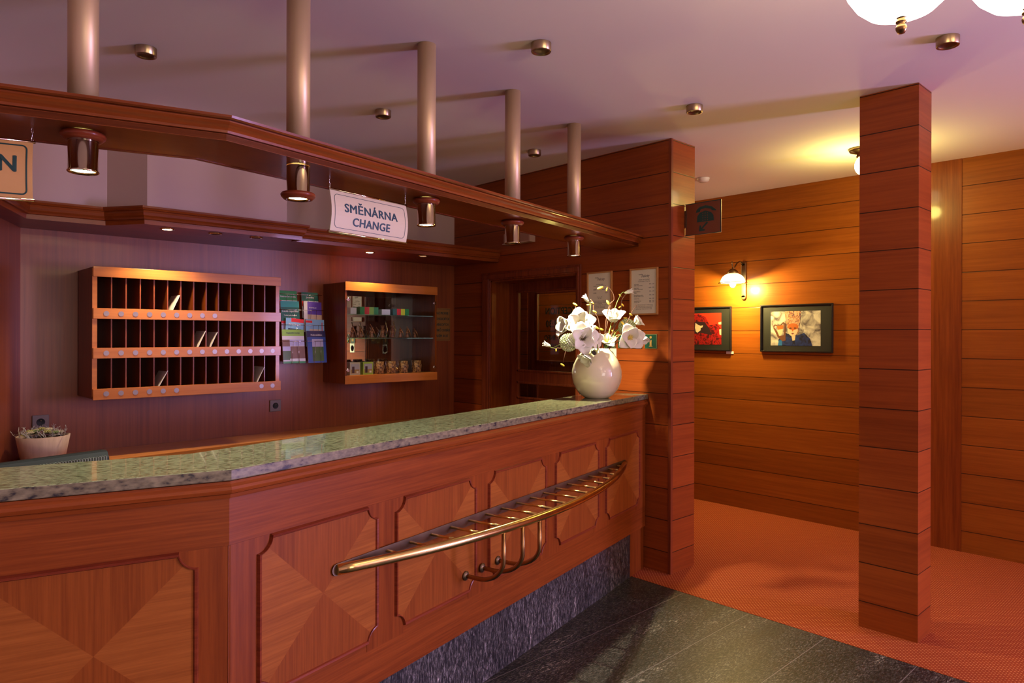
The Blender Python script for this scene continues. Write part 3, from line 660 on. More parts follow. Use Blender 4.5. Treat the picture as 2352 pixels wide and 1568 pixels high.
# wall sconce
t = thing('wall_sconce', 'bronze wall sconce with glowing white dome shade above the two pictures', 'wall lamp', (HX-0.001, 3.078, 1.857))
MB().box((-0.018, -0.022, 0.02), (0.0, 0.022, 0.32)).lathe([(0.022, 0), (0.022, 0.018)], 20, T=frame((-0.018, 0, 0.02), (0, 1, 0), (0, 0, 1))).lathe([(0.022, 0), (0.022, 0.018)], 20, T=frame((-0.018, 0, 0.32), (0, 1, 0), (0, 0, 1))).build('back_plate', ANTIQ, t, bevel=0.004)
arm = [(-0.02, 0, 0.315), (-0.08, 0, 0.335), (-0.13, 0, 0.315), (-0.17, 0, 0.275), (-0.20, 0, 0.262)]
MB().tube(arm, 0.006, 10).tube([(-0.20, 0, 0.262), (-0.212, 0.0, 0.30), (-0.215, 0.0, 0.325)], 0.005, 8).build('arm', ANTIQ, t)
MB().lathe([(0.050, 0.215), (0.046, 0.235), (0.030, 0.252), (0.012, 0.262), (0.001, 0.270)], 24, c=(-0.20, 0, 0)).build('cap', ANTIQ, t)
MB().lathe([(0.105, 0.142), (0.100, 0.165), (0.085, 0.192), (0.065, 0.208), (0.048, 0.216), (0.046, 0.212), (0.062, 0.203), (0.081, 0.188), (0.096, 0.163), (0.101, 0.142)], 36, c=(-0.20, 0, 0), close=False).build('shade', SCOPAL, t)
MB().lathe([(0.100, 0.139), (0.120, 0.136), (0.122, 0.141), (0.104, 0.145)], 36, c=(-0.20, 0, 0), close=False).build('rim', ANTIQ, t)
MB().ball((-0.20, 0, 0.135), 0.028, sc=(1, 1, 1.3), seg=16, rings=10).build('bulb', CORR, t)
lamp('sconce_bulb', 'POINT', (HX-0.20, 3.078, 1.955), 75, (1.0, 0.76, 0.24), 0.03)

# ------------------------------------------------------------------ pictures in the hall
def art_mat(name, stops, scale, seed, extra=None):
    m, nt, b = base(name, (0.5, 0.5, 0.5), 0.5, coat=0.3, coat_r=0.06)
    tc, mp_ = coords(nt, (scale, scale, scale)); mp_.inputs['Location'].default_value = (seed, seed*2, 0)
    n = nd(nt, 'ShaderNodeTexNoise'); n.inputs['Scale'].default_value = 1; n.inputs['Detail'].default_value = 4; n.inputs['Distortion'].default_value = 0.7; L(nt, mp_, 0, n, 'Vector')
    r = ramp(nt, stops); L(nt, n, 0, r, 0); nt.links.new(r.outputs[0], b.inputs['Base Color']); return m
A1 = art_mat('blurred_crowd', [(0.36, (0.10, 0.08, 0.09)), (0.50, (0.42, 0.38, 0.34)), (0.62, (0.66, 0.62, 0.52))], 14, 3.1)
A2 = art_mat('embroidered_headdress', [(0.35, (0.10, 0.05, 0.10)), (0.46, (0.40, 0.16, 0.08)), (0.58, (0.62, 0.40, 0.22)), (0.7, (0.25, 0.20, 0.30))], 55, 1.7)
A3 = art_mat('blue_robe', [(0.40, (0.004, 0.005, 0.02)), (0.60, (0.01, 0.03, 0.16))], 22, 5.0)
A4 = art_mat('red_lace', [(0.35, (0.05, 0.002, 0.004)), (0.50, (0.35, 0.008, 0.006)), (0.62, (0.04, 0.003, 0.005))], 26, 2.2)
SKIN = mat('painted_pale_face', (0.66, 0.52, 0.34), 0.5); MASK = mat('orange_face_paint', (0.50, 0.12, 0.02), 0.5); REDBG = mat('red_backdrop', (0.72, 0.03, 0.01), 0.5)
LIPS = mat('dark_lips', (0.22, 0.05, 0.04), 0.5); BROWN = mat('brown_frame_paint', (0.14, 0.05, 0.025), 0.5); CYANP = mat('blue_cuff', (0.02, 0.14, 0.40), 0.5); LACE = mat('dark_lace', (0.02, 0.006, 0.01), 0.6)
def picture(label, ylo, yhi, z0, z1, iw, ih, group):
    t = thing('framed_picture', label, 'picture', (HX-0.001, (ylo+yhi)/2, z0), 0, group)
    w, h = yhi-ylo, z1-z0; T = frame((0, 0, 0), (0, -1, 0), (0, 0, 1))     # local text plane: x to viewer's right, z up, normal to -X
    def F(mb, pts, d, mi=0):      # flat shape, coordinates centred, y from bottom, d = lift off the wall
        mb.add([(-d, -x, y) for x, y in pts], [tuple(range(len(pts)))], mi)
    fr = MB(); b = 0.012
    for a in ((-w/2, w/2, 0, b), (-w/2, w/2, h-b, h), (-w/2, -w/2+b, b, h-b), (w/2-b, w/2, b, h-b)): fr.box((-0.022, a[0], a[2]), (0, a[1], a[3]))
    fr.build('frame', FRAMEB, t, bevel=0.002)
    MB().box((-0.008, -w/2+b, b), (0, w/2-b, h-b)).build('mat', MATB, t)
    return t, w, h, F
def ell(cx, cy, rx, ry, n=20, a0=0, a1=2*PI): return [(cx+rx*math.cos(a0+(a1-a0)*k/n), cy+ry*math.sin(a0+(a1-a0)*k/n)) for k in range(n if abs(a1-a0-2*PI) < 1e-6 else n+1)]
HG = 'framed carnival photographs on the hall wall'
t, w, h, F = picture('black framed photograph of a blue robed masked figure, fully visible beside the column', 2.30, 2.918, 1.40, 1.803, 0, 0, HG)
im = MB(); x0, x1, y0, y1 = -0.218, 0.208, 0.055, 0.345
def U2(u, v): return (x0+(x1-x0)*u, y1-(y1-y0)*v)
def S(pts): return [U2(*p) for p in pts]
F(im, S([(0, 0), (1, 0), (1, 1), (0, 1)]), 0.0086, 0)
F(im, S([(0.17, 1), (0.16, 0.83), (0.30, 0.62), (0.36, 0.66), (0.55, 0.70), (0.68, 0.63), (0.80, 0.80), (0.84, 1)]), 0.0092, 2)
F(im, S([(0.15, 1), (0.17, 0.85), (0.24, 0.84), (0.24, 1)]), 0.0098, 6)
F(im, S([(0.29, 0.0), (0.62, 0.0), (0.60, 0.32), (0.57, 0.62), (0.50, 0.72), (0.38, 0.66), (0.33, 0.42), (0.31, 0.25)]), 0.0096, 1)
F(im, S([(0.055, 0.42), (0.09, 0.38), (0.18, 0.42), (0.26, 0.31), (0.31, 0.36), (0.31, 0.85), (0.25, 0.88), (0.15, 0.76), (0.06, 0.50)]), 0.0101, 5)
F(im, S([(0.075, 0.46), (0.10, 0.42), (0.185, 0.47), (0.26, 0.36), (0.285, 0.42), (0.27, 0.70), (0.21, 0.72)]), 0.0105, 0)
F(im, S([(0.14, 0.46), (0.26, 0.45), (0.25, 0.62), (0.22, 0.70), (0.18, 0.72), (0.145, 0.60)]), 0.0109, 3)
F(im, S([(0.13, 0.43), (0.27, 0.40), (0.26, 0.51), (0.15, 0.54)]), 0.0113, 4)
F(im, [U2(0.455+0.10*math.cos(a), 0.54+0.185*math.sin(a)) for a in [2*PI*k/22 for k in range(22)]], 0.0101, 3)
F(im, [U2(0.46+0.105*math.cos(a), 0.45+0.10*math.sin(a)) for a in [2*PI*k/22 for k in range(22)]], 0.0105, 4)
F(im, S([(0.38, 0.49), (0.42, 0.475), (0.44, 0.50), (0.40, 0.51)]), 0.0109, 7); F(im, S([(0.47, 0.49), (0.50, 0.475), (0.54, 0.49), (0.50, 0.51)]), 0.0109, 7)
F(im, S([(0.42, 0.645), (0.455, 0.63), (0.49, 0.645), (0.455, 0.675)]), 0.0109, 8); F(im, S([(0.445, 0.50), (0.46, 0.50), (0.47, 0.585), (0.44, 0.585)]), 0.0109, 4)
F(im, S([(0.43, 0.72), (0.51, 0.71), (0.50, 0.84), (0.45, 0.86)]), 0.0098, 3)
im.build('photograph', [A1, A2, A3, SKIN, MASK, BROWN, CYANP, LACE, LIPS], t, fix=False)
t, w, h, F = picture('black framed red photograph partly hidden behind the pilaster edge', 3.196, 3.815, 1.40, 1.803, 0, 0, HG)
im = MB()
F(im, S([(0, 0), (1, 0), (1, 1), (0, 1)]), 0.0086, 0)
F(im, S([(0, 1), (0, 0.30), (0.20, 0.05), (0.45, 0.02), (0.62, 0.12), (0.72, 0.38), (0.90, 0.35), (1, 0.50), (1, 1)]), 0.0092, 1)
F(im, S([(0.20, 0.30), (0.42, 0.26), (0.60, 0.28), (0.72, 0.50), (0.78, 0.70), (0.50, 0.62), (0.30, 0.66)]), 0.0096, 3)
F(im, S([(0.37, 0.30), (0.43, 0.36), (0.50, 0.40), (0.56, 0.38), (0.55, 0.44), (0.50, 0.48), (0.50, 0.54), (0.42, 0.62), (0.38, 0.58), (0.36, 0.46)]), 0.0101, 2)
F(im, S([(0.93, 0.30), (1, 0.28), (1, 0.36), (0.94, 0.36)]), 0.0098, 2); F(im, S([(0.95, 0.52), (1, 0.50), (1, 0.70), (0.96, 0.68)]), 0.0098, 2)
im.build('photograph', [REDBG, A4, SKIN, LACE], t, fix=False)
tag(MB().box((-0.003, -0.036, -0.012), (0, 0.036, 0.012)).build('caption_card', WHITE, origin=(0, 0, 0)), 'small white caption card under the red photograph', 'card').location = (HX-0.001, 3.215, 1.385)

# ------------------------------------------------------------------ things on the door wall
def on_wall(name, label, cat, y, z, group=None): return thing(name, label, cat, (PX-0.0005, y, z), 0, group)
def TW(y, z, d): return frame((-d, y, z), (0, -1, 0), (0, 0, 1))
def local_text(mb, s, y, z, size, d, sx=1.0, bold=0.0, align='CENTER', shear=0.0): text('t', s, TW(y, z, d), size, None, sx=sx, bold=bold, align=align, shear=shear, into=mb, depth=0.0002)
def cert(label, yc, z0, rich):
    t = on_wall('framed_price_list', label, 'notice', yc, z0, 'framed lists on the door wall'); w, h = 0.2245, 0.311
    fr = MB(); b = 0.010
    for a in ((-w/2, w/2, 0, b), (-w/2, w/2, h-b, h), (-w/2, -w/2+b, b, h-b), (w/2-b, w/2, b, h-b)): fr.box((-0.016, a[0], a[2]), (0, a[1], a[3]))
    fr.build('frame', FRAMEW, t, bevel=0.0015); MB().box((-0.006, -w/2+b, b), (0, w/2-b, h-b)).build('sheet', PAPER, t)
    tx = MB(); D_ = 0.0064
    local_text(tx, 'hotelu', 0.028, 0.270, 0.011, D_, align='CENTER', shear=0.3, bold=0.0002); local_text(tx, 'Felicity', -0.010, 0.258, 0.026, D_, shear=0.45, sx=0.8, bold=0.0003)
    if rich:
        local_text(tx, 'CENÍK UBYTOVÁNÍ', 0, 0.234, 0.0095, D_, shear=0.2); local_text(tx, 'Ceník služeb / Price list', 0, 0.223, 0.0095, D_, shear=0.2)
        rows = [('Apartmán', '880,- CZK', 0.204), ('Suite / Apartment', '', 0.196), ('Apartmán', '1 280,- CZK', 0.180), ('Pokoj / Apartment', '', 0.172), ('Jednolůžkový', '570,- CZK', 0.156), ('Single', '', 0.148),
                ('Dvoulůžkový pokoj', '290,- CZK', 0.132), ('Double room / 2 os.', '', 0.124), ('Oběd / Pes', '120,- CZK', 0.108), ('Parking for bus', '100,- CZK', 0.093), ('Garáž / den', '150,- CZK', 0.085)]
        for a, b_, z in rows:
            local_text(tx, a, 0.080, z, 0.0088, D_, align='LEFT', bold=0.0001)
            if b_: local_text(tx, b_, -0.082, z, 0.0088, D_, align='RIGHT', bold=0.0001)
        for i, s_ in enumerate(('Cena zahrnuje ubytování a snídani formou', 'bufetu, užívání parkoviště a místní poplatek.', 'Price includes breakfast, parking place', 'and local tax. Check out time is 10.00.')): local_text(tx, s_, 0, 0.068-0.0095*i, 0.0078, D_)
    else:
        local_text(tx, 'kurzovní lístek', 0, 0.222, 0.0095, D_, shear=0.2); local_text(tx, 'dnešní kurz / Exchange rate', 0, 0.211, 0.0095, D_, shear=0.2)
        for a, b_, z in (('1 EUR', '25,00 CZK', 0.186), ('1 USD', '17,20', 0.162)):
            local_text(tx, a, 0.060, z, 0.0105, D_, align='LEFT', bold=0.0003); local_text(tx, b_, -0.070, z, 0.0105, D_, align='RIGHT', bold=0.0003)
        local_text(tx, 'Provize : 0%', 0, 0.134, 0.009, D_); local_text(tx, 'fee : 0%', 0, 0.124, 0.009, D_)
        for i, s_ in enumerate(('Vážení hosté, směnárna vyměňuje pouze', 'bankovky, nikoliv mince, děkujeme', 'za pochopení.', 'Dear guests, exchange office accepts', 'only banknotes and not coins,', 'thank you for understanding.')): local_text(tx, s_, 0, 0.106-0.0095*i, 0.0078, D_)
    tx.build('print', INK, t, fix=False)
cert('framed exchange notice on the door wall, nearest the door casing', 3.1305, 1.673, False)
cert('framed price list on the door wall, nearest the pilaster corner', 2.7525, 1.673, True)
def picto(label, yc, kind):
    t = on_wall('pictogram_sign', label, 'sign', yc, 1.449, 'green pictogram plates'); w = 0.098
    MB().box((-0.004, -w/2, 0), (0, w/2, w)).build('plate', GREENP, t, bevel=0.003)
    g = MB(); d = 0.0046
    def R(a, b, c, e): g.box((-d-0.0004, a, c), (-0.0035, b, e))
    for a in ((-w/2+0.002, w/2-0.002, 0.002, 0.0035), (-w/2+0.002, w/2-0.002, w-0.0035, w-0.002), (-w/2+0.002, -w/2+0.0035, 0.002, w-0.002), (w/2-0.0035, w/2-0.002, 0.002, w-0.002)): R(*a)
    if kind == 'i':
        g.lathe([(0.0085, 0), (0.0085, 0.0015)], 16, T=frame((-0.0035, 0, 0.076), (0, -1, 0), (0, 0, 1))); R(-0.0075, 0.0075, 0.018, 0.058); R(-0.0135, 0.0135, 0.014, 0.020); R(0, 0.013, 0.053, 0.058)
    elif kind == 'phone':
        g.tube([(-d, 0.028, 0.03), (-d, 0.022, 0.016), (-d, 0.0, 0.012), (-d, -0.024, 0.018), (-d, -0.03, 0.032)], [0.009, 0.008, 0.006, 0.008, 0.009], 8, flat=1); R(-0.02, 0.02, 0.045, 0.07)
    elif kind == 'dots':
        for yy in (-0.022, 0.0, 0.022):
            g.lathe([(0.008, 0), (0.008, 0.0015)], 14, T=frame((-0.0035, yy, 0.066), (0, -1, 0), (0, 0, 1))); R(yy-0.008, yy+0.008, 0.02, 0.055)
    else:
        R(-0.02, 0.02, 0.02, 0.07)
    g.build('pictogram', GOLD, t)
picto('green information sign with gold letter i right of the vase flowers', 2.699, 'i')
picto('green pictogram plate immediately left of the letter i sign', 2.818, 'dots')
picto('green pictogram plate half covered by the white flowers, second from left', 2.922, 'phone')
picto('green pictogram plate leftmost of the row, behind the twigs', 3.042, 'bar')
t = on_wall('sticker_card', 'small white and blue card on the wall just behind the vase rim', 'card', 3.03, 1.352)
MB().box((-0.003, -0.045, 0), (0, 0.045, 0.095)).build('card', WHITE, t); MB().lathe([(0.032, 0), (0.032, 0.0008)], 24, T=frame((-0.003, 0.004, 0.045), (0, -1, 0), (0, 0, -1))).build('emblem', CYANP, t)
t = on_wall('emergency_light', 'slim wooden sided emergency light box on the wall above the door', 'light box', 3.935, 2.258)
MB().box((-0.055, -0.145, 0.006), (0, 0.145, 0.085)).build('housing', mat('pinkish_casing', (0.36, 0.20, 0.14), 0.5), t, bevel=0.004)
MB().box((-0.060, -0.150, 0), (0.0, 0.155, 0.007)).box((-0.060, -0.157, 0.0), (0, -0.146, 0.09)).build('rim', mat('beige_rim', (0.50, 0.36, 0.26), 0.4), t)
# telephone flag sign on the end of the pilaster
t = thing('telephone_sign', 'brown telephone pictogram flag sign projecting from the pilaster end', 'sign', (3.950, PE-0.001, 2.190))
MB().box((-0.003, -0.262, 0.0), (0.003, -0.004, 0.208)).build('plate', PHONEP, t, bevel=0.001)
g = MB(); d = 0.0036
def pp(pts, mi=0): g.add([(-d, -x, y) for x, y in pts], [tuple(range(len(pts)))], mi)
for a, b, c, e in ((0.0, 0.262, 0.0, 0.004), (0.0, 0.262, 0.203, 0.208), (0.257, 0.262, 0.0, 0.208)): pp([(a, c), (b, c), (b, e), (a, e)])
pp([(0.080, 0.142), (0.086, 0.160), (0.110, 0.178), (0.150, 0.184), (0.195, 0.172), (0.225, 0.148), (0.228, 0.140), (0.196, 0.146), (0.190, 0.156), (0.150, 0.166), (0.116, 0.162), (0.110, 0.146)])
pp([(0.088, 0.080), (0.092, 0.120), (0.110, 0.140), (0.150, 0.150), (0.190, 0.136), (0.208, 0.114), (0.212, 0.080)])
pp([(0.160, 0.078), (0.170, 0.070), (0.128, 0.034), (0.148, 0.030), (0.146, 0.022), (0.104, 0.020), (0.108, 0.058), (0.118, 0.058), (0.120, 0.040)])
for i in range(3):
    for j in range(4): x = 0.132+0.017*i; y = 0.090+0.0145*j; g.add([(-d-0.0004, -(x+a), y+b) for a, b in ((-.003, -.003), (.003, -.003), (.003, .003), (-.003, .003))], [(0, 1, 2, 3)], 1)
g.build('pictogram', [DKGREEN, PHONEP], t, fix=False)
MB().box((-0.010, -0.012, 0.055), (0.010, 0.0, 0.165)).build('bracket', BRASSP, t)

# ------------------------------------------------------------------ back wall: key rack
kr = thing('key_rack', 'cherry pigeonhole key rack with numbered discs on the back wall', 'key rack', (0.936, 4.42, 1.168))
RW, RH, RDp = 1.095, 0.749, 0.359
nC = 14; cw = (RW-0.050)/nC
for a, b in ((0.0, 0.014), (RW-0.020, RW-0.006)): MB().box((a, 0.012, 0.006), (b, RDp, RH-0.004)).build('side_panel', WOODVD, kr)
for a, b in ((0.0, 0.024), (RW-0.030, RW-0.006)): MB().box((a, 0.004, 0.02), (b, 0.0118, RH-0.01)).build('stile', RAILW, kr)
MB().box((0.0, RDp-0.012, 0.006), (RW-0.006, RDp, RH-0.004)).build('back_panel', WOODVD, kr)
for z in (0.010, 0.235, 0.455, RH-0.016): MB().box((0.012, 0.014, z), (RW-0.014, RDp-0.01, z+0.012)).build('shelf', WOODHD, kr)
for z0, z1 in ((0.0, 0.062), (0.232, 0.292), (0.455, 0.515), (0.691, 0.749)): MB().box((0.002, -0.008, z0), (RW, 0.004, z1)).build('rail', RAILW, kr, bevel=0.0015)
for i in range(1, nC):
    for za, zb in ((0.022, 0.235), (0.247, 0.455), (0.467, RH-0.016)):
        x = 0.024+cw*i; MB().box((x-0.0035, 0.016, za), (x+0.0035, RDp-0.012, zb)).build('divider', WOODV, kr)
def comp(i): return 0.024+cw*(i+0.5)
for row, cols in ((0.485, range(9)), (0.262, range(14)), (0.033, [0, 1, 2, 3, 4, 5, 12, 13])):
    for i in cols: MB().lathe([(0.0145, 0), (0.0145, 0.0018), (0.001, 0.0018)], 18, T=frame((comp(i)+0.006, -0.008, row), (1, 0, 0), (0, 0, 1)), smooth=False).build('number_disc', ALU, kr)
for (i, zb, hgt, ang, lb) in ((5, 0.468, 0.150, 24, 'white envelope leaning in the top row of the key rack'), (7, 0.248, 0.155, 24, 'left of two white papers in the middle row of the key rack'),
                    (8, 0.248, 0.148, 24, 'right of two white papers in the middle row of the key rack'), (4, 0.023, 0.145, 28, 'white paper in the bottom row, fifth slot of the key rack'), (12, 0.023, 0.15, 26, 'folded paper in the bottom row near right end of key rack')):
    x = 0.936+0.024+cw*i+0.006; a = math.radians(ang)
    T = Matrix.Translation((x, 4.42+0.012, 1.168+zb+0.0015)) @ Matrix.Rotation(a, 4, 'Y')
    o = MB().box((0, 0, 0), (0.003, 0.16, hgt), T=T).build('letter', WHITE, origin=(x, 4.44, 1.168+zb)); tag(o, lb, 'letter', 'papers in the key rack')

# ------------------------------------------------------------------ brochures in a wire rack
bx, by0 = 2.150, 4.70
wr = thing('brochure_rack', 'chrome wire brochure rack between the key rack and display cabinet', 'rack', (2.31, 4.775, 1.315))
def rk(pts, r=0.0018): return MB().tube([(p[0]-2.31, p[1]-4.775, p[2]-1.315) for p in pts], r, 6)
rows = [(4.735, 1.66), (4.700, 1.555), (4.665, 1.45), (4.630, 1.335)]
cols_x = (2.235, 2.405)
for x in (2.15, 2.32, 2.49): rk([(x, 4.770, 1.32), (x, 4.770, 1.84)]).build('upright', CHROME, wr)
for (y, z), zz in zip(rows, (1.828, 1.715, 1.606, 1.491)):
    rk([(2.145, 4.77, zz), (2.150, y-0.016, zz), (2.315, y-0.016, zz), (2.325, y-0.010, zz), (2.335, y-0.016, zz), (2.490, y-0.016, zz), (2.495, 4.77, zz)]).build('rail', CHROME, wr)
    for xc in cols_x:
        b_ = rk([(xc-0.02, y-0.018, zz), (xc-0.03, y-0.018, z-0.005), (xc-0.03, 4.77, z-0.005)], 0.0014); b_.tube([Vector((xc+0.02, y-0.018, zz))-Vector((2.31, 4.775, 1.315)), Vector((xc+0.025, y-0.018, z-0.005))-Vector((2.31, 4.775, 1.315)), Vector((xc+0.025, 4.77, z-0.005))-Vector((2.31, 4.775, 1.315))], 0.0014, 6)
        b_.build('basket', CHROME, wr)
def cm(n, c): return mat(n, tuple(min(0.9, x*1.5) for x in c), 0.35, coat=0.5, coat_r=0.05)
C_ = dict(green=cm('print_green', (0.02, 0.22, 0.06)), teal=cm('print_teal', (0.03, 0.28, 0.25)), dk=cm('print_dark_green', (0.01, 0.10, 0.07)), red=cm('print_red', (0.60, 0.02, 0.02)), white=cm('print_white', (0.75, 0.76, 0.80)),
          yel=cm('print_yellow', (0.70, 0.62, 0.03)), purple=cm('print_violet', (0.10, 0.05, 0.35)), sky=cm('print_sky', (0.20, 0.42, 0.80)), blue=cm('print_blue', (0.02, 0.07, 0.32)), lime=cm('print_lime', (0.22, 0.42, 0.05)),
          map=cm('print_map', (0.52, 0.42, 0.28)), navy=cm('print_navy', (0.01, 0.012, 0.07)), brown=cm('print_brown', (0.18, 0.09, 0.05)), lav=cm('print_lavender', (0.42, 0.42, 0.70)), grass=cm('print_grass', (0.05, 0.11, 0.02)))
CK = list(C_.keys()); CM = [C_[k] for k in CK]
def brochure(label, xc, row, w, h, zones, txt=None, tilt=0.0, dark=False):
    y, z = rows[row]
    t = thing('brochure', label, 'brochure', (xc, y-0.012, z), 0, 'brochures in the wire rack')
    lean = math.radians(7); T = Matrix.Rotation(-lean, 4, 'X') @ Matrix.Rotation(math.radians(tilt), 4, 'Y')
    MB().box((-w/2, 0, 0), (w/2, 0.006, h), T=T).build('pages', C_['white'], t)
    cv = MB()
    for i, (k, u0_, v0, u1, v1) in enumerate(zones):
        d = -0.0006-0.00025*i
        cv.add([T @ Vector(p) for p in ((-w/2+u0_*w, d, h-v1*h), (-w/2+u1*w, d, h-v1*h), (-w/2+u1*w, d, h-v0*h), (-w/2+u0_*w, d, h-v0*h))], [(0, 1, 2, 3)], CK.index(k))
    cv.build('cover', CM, t, fix=False)
    if txt:
        tt = MB()
        for s, v, sz in txt: text('t', s, T @ frame((0, -0.0006-0.00025*len(zones)-0.0004, h-v*h), (1, 0, 0), (0, 0, 1)), sz, None, bold=0.0004, into=tt, depth=0.0001)
        tt.build('title', C_['navy'] if dark else C_['white'], t, fix=False)
cx0, cx1 = cols_x
brochure('green topped brochure, top left of the wire rack', cx0, 0, 0.135, 0.195, [('green', 0, 0, 1, .36), ('white', 0, .36, 1, 1), ('red', 0, .36, .13, .55), ('yel', .7, .55, 1, .8)], [('Rekreační areály', .22, 0.016)])
brochure('dark green topped brochure, top right of the wire rack', cx1, 0, 0.130, 0.190, [('dk', 0, 0, 1, .34), ('white', 0, .34, 1, 1), ('red', 0, .34, .13, .55), ('yel', .7, .55, 1, .8)], [('Jeseníky', .2, 0.018)])
brochure('teal brochure titled Česká republika, second row left', cx0, 1, 0.140, 0.225, [('teal', 0, 0, 1, .20), ('dk', 0, .20, 1, .64), ('red', 0, .64, 1, .72), ('lav', 0, .72, 1, 1), ('yel', .35, .62, .68, .73)], [('Česká republika', .33, 0.018), ('Tschechische Republik', .46, 0.010), ('Czech Republic', .56, 0.012)])
brochure('violet headed brochure with white spine, second row right', cx1, 1, 0.140, 0.225, [('purple', .2, 0, 1, .42), ('white', 0, 0, .2, 1), ('map', .2, .42, 1, 1), ('brown', .45, .62, .7, 1)], [('KOSTELEC', .2, 0.012)], tilt=2)
brochure('light blue brochure with red corner, third row left, tilted', cx0+0.005, 2, 0.135, 0.205, [('sky', 0, 0, 1, 1), ('red', .3, 0, 1, .13), ('navy', .14, .36, .86, .80), ('white', .3, .45, .75, .65)], [('BOZKOV', .22, 0.022)], tilt=5)
brochure('blue brochure with a map square, third row right', cx1, 2, 0.145, 0.200, [('sky', 0, 0, 1, 1), ('red', 0, .05, .35, .13), ('red', .86, .1, .9, .9), ('map', .2, .36, .8, .95)], None, tilt=2)
brochure('lime banded photo brochure, bottom row left', cx0-0.008, 3, 0.165, 0.240, [('lime', 0, 0, 1, .19), ('white', 0, .19, 1, .30), ('brown', 0, .30, .33, .50), ('lav', .33, .30, 1, .48), ('lav', 0, .50, .35, .63), ('grass', 0, .63, .35, .9), ('brown', .35, .50, 1, .86), ('white', .3, .86, 1, .94), ('green', 0, .94, 1, 1)], [('Regionální noviny', .10, 0.013)], dark=True)
brochure('dark blue brochure, bottom row right', cx1, 3, 0.145, 0.232, [('blue', 0, 0, 1, 1), ('navy', 0, 0, 1, .20), ('lav', .25, .26, .85, .50), ('grass', .25, .50, .85, .95)], [('Hukvaldsko', .13, 0.018)])

# ------------------------------------------------------------------ glass display cabinet and what stands in it
DX, DYf, DZ0, DW, DH, DD = 2.532, 4.45, 1.180, 0.824, 0.741, 0.329
dc = thing('display_cabinet', 'cherry wall display cabinet with glass doors and mirrored back', 'cabinet', (DX, DYf, DZ0))
for a, b in ((0, 0.016), (DW-0.020, DW-0.004)): MB().box((a, 0.006, 0.004), (b, DD, DH-0.004)).build('side_panel', WOODV, dc)
MB().box((0, 0.0, DH-0.064), (DW, 0.014, DH)).box((0.0165, 0.012, DH-0.024), (DW-0.0205, DD, DH-0.004)).build('top', RAILW, dc, bevel=0.0015)
MB().box((0, 0.0, 0), (DW, 0.014, 0.062)).box((0.0165, 0.012, 0.044), (DW-0.0205, DD, 0.062)).build('bottom', RAILW, dc, bevel=0.0015)
MB().box((0.016, DD-0.010, 0.062), (DW-0.020, DD-0.004, DH-0.024)).build('mirror_back', MIRROR, dc)
for z in (0.332, 0.506): lbl(MB().box((0.017, 0.03, z-0.003), (DW-0.021, DD-0.012, z+0.003)).build('glass_shelf', SHELFGL, dc), 'green tinted glass shelf')
for a, b in ((0.002, 0.412), (0.416, DW-0.006)):
    gd = MB().box((a, 0.004, 0.064), (b, 0.008, DH-0.066)).build('glass_door', PANE, dc)
    for z in (0.10, DH-0.13): 
        xx = a+0.02 if a < 0.1 else b-0.02
        MB().lathe([(0.014, 0), (0.014, 0.006), (0.010, 0.008)], 20, T=frame((xx, 0.004, z), (1, 0, 0), (0, 0, 1))).build('hinge', CHROME, gd)
MB().ball((0.436, -0.010, 0.10), 0.012).build('knob', BRASS, dc)
# boxes, mugs on the cabinet floor
FZ = DZ0+0.0625
BXP = mat('box_picture_sky', (0.45, 0.42, 0.50), 0.4); BXF = mat('box_picture_field', (0.42, 0.26, 0.10), 0.4); BXD = mat('box_picture_figure', (0.07, 0.03, 0.04), 0.5)
for x, col_, lb in ((0.105, (0.55, 0.47, 0.38), 'cream gift box with a countryside picture, left in the display cabinet'), (0.215, (0.36, 0.52, 0.06), 'lime green gift box with a countryside picture beside the mugs')):
    t = thing('gift_box', lb, 'box', (DX+x, DYf+0.085, FZ), 0, 'gift boxes in the display cabinet')
    MB().box((-0.043, -0.043, 0), (0.043, 0.043, 0.092)).build('carton', mat('carton_%d' % (x*1000), col_, 0.5), t, bevel=0.001)
    p_ = MB(); q = lambda a, b, c, d_, dd, mi: p_.add([(a, -0.0434-dd, c), (b, -0.0434-dd, c), (b, -0.0434-dd, d_), (a, -0.0434-dd, d_)], [(0, 1, 2, 3)], mi)
    q(-0.034, 0.034, 0.012, 0.080, 0, 0); q(-0.034, 0.034, 0.012, 0.040, 0.0003, 1); q(-0.026, -0.006, 0.014, 0.062, 0.0006, 2); q(0.010, 0.028, 0.014, 0.028, 0.0006, 3)
    p_.build('picture', [BXP, BXF, BXD, WHITE], t, fix=False)
MUGM = art_mat('brown_stoneware_relief', [(0.38, (0.07, 0.025, 0.01)), (0.5, (0.28, 0.12, 0.04)), (0.62, (0.55, 0.30, 0.11))], 60, 0.4)
mg = [(0.325, 'brown relief mug standing right beside the lime box'), (0.432, 'brown relief mug behind the cabinet door gap, second from the boxes'), (0.545, 'brown relief mug, third from the boxes, handle visible'), (0.672, 'brown relief mug at the right end of the cabinet floor')]
first = None
for x, lb in mg:
    if first is None:
        first = t = thing('mug', lb, 'mug', (DX+x, DYf+0.075, FZ), 0.3, 'brown mugs in the display cabinet')
        MB().lathe([(0.001, 0), (0.036, 0), (0.038, 0.003), (0.037, 0.05), (0.039, 0.094), (0.036, 0.094), (0.034, 0.006), (0.001, 0.006)], 28).build('cup', MUGM, t)
        MB().tube([(0.037, 0, 0.078), (0.058, 0, 0.074), (0.064, 0, 0.05), (0.056, 0, 0.026), (0.036, 0, 0.020)], 0.005, 8).build('handle', MUGM, t)
    else:
        t = copy_tree(first); t.location = (DX+x, DYf+0.075, FZ); t['label'] = lb
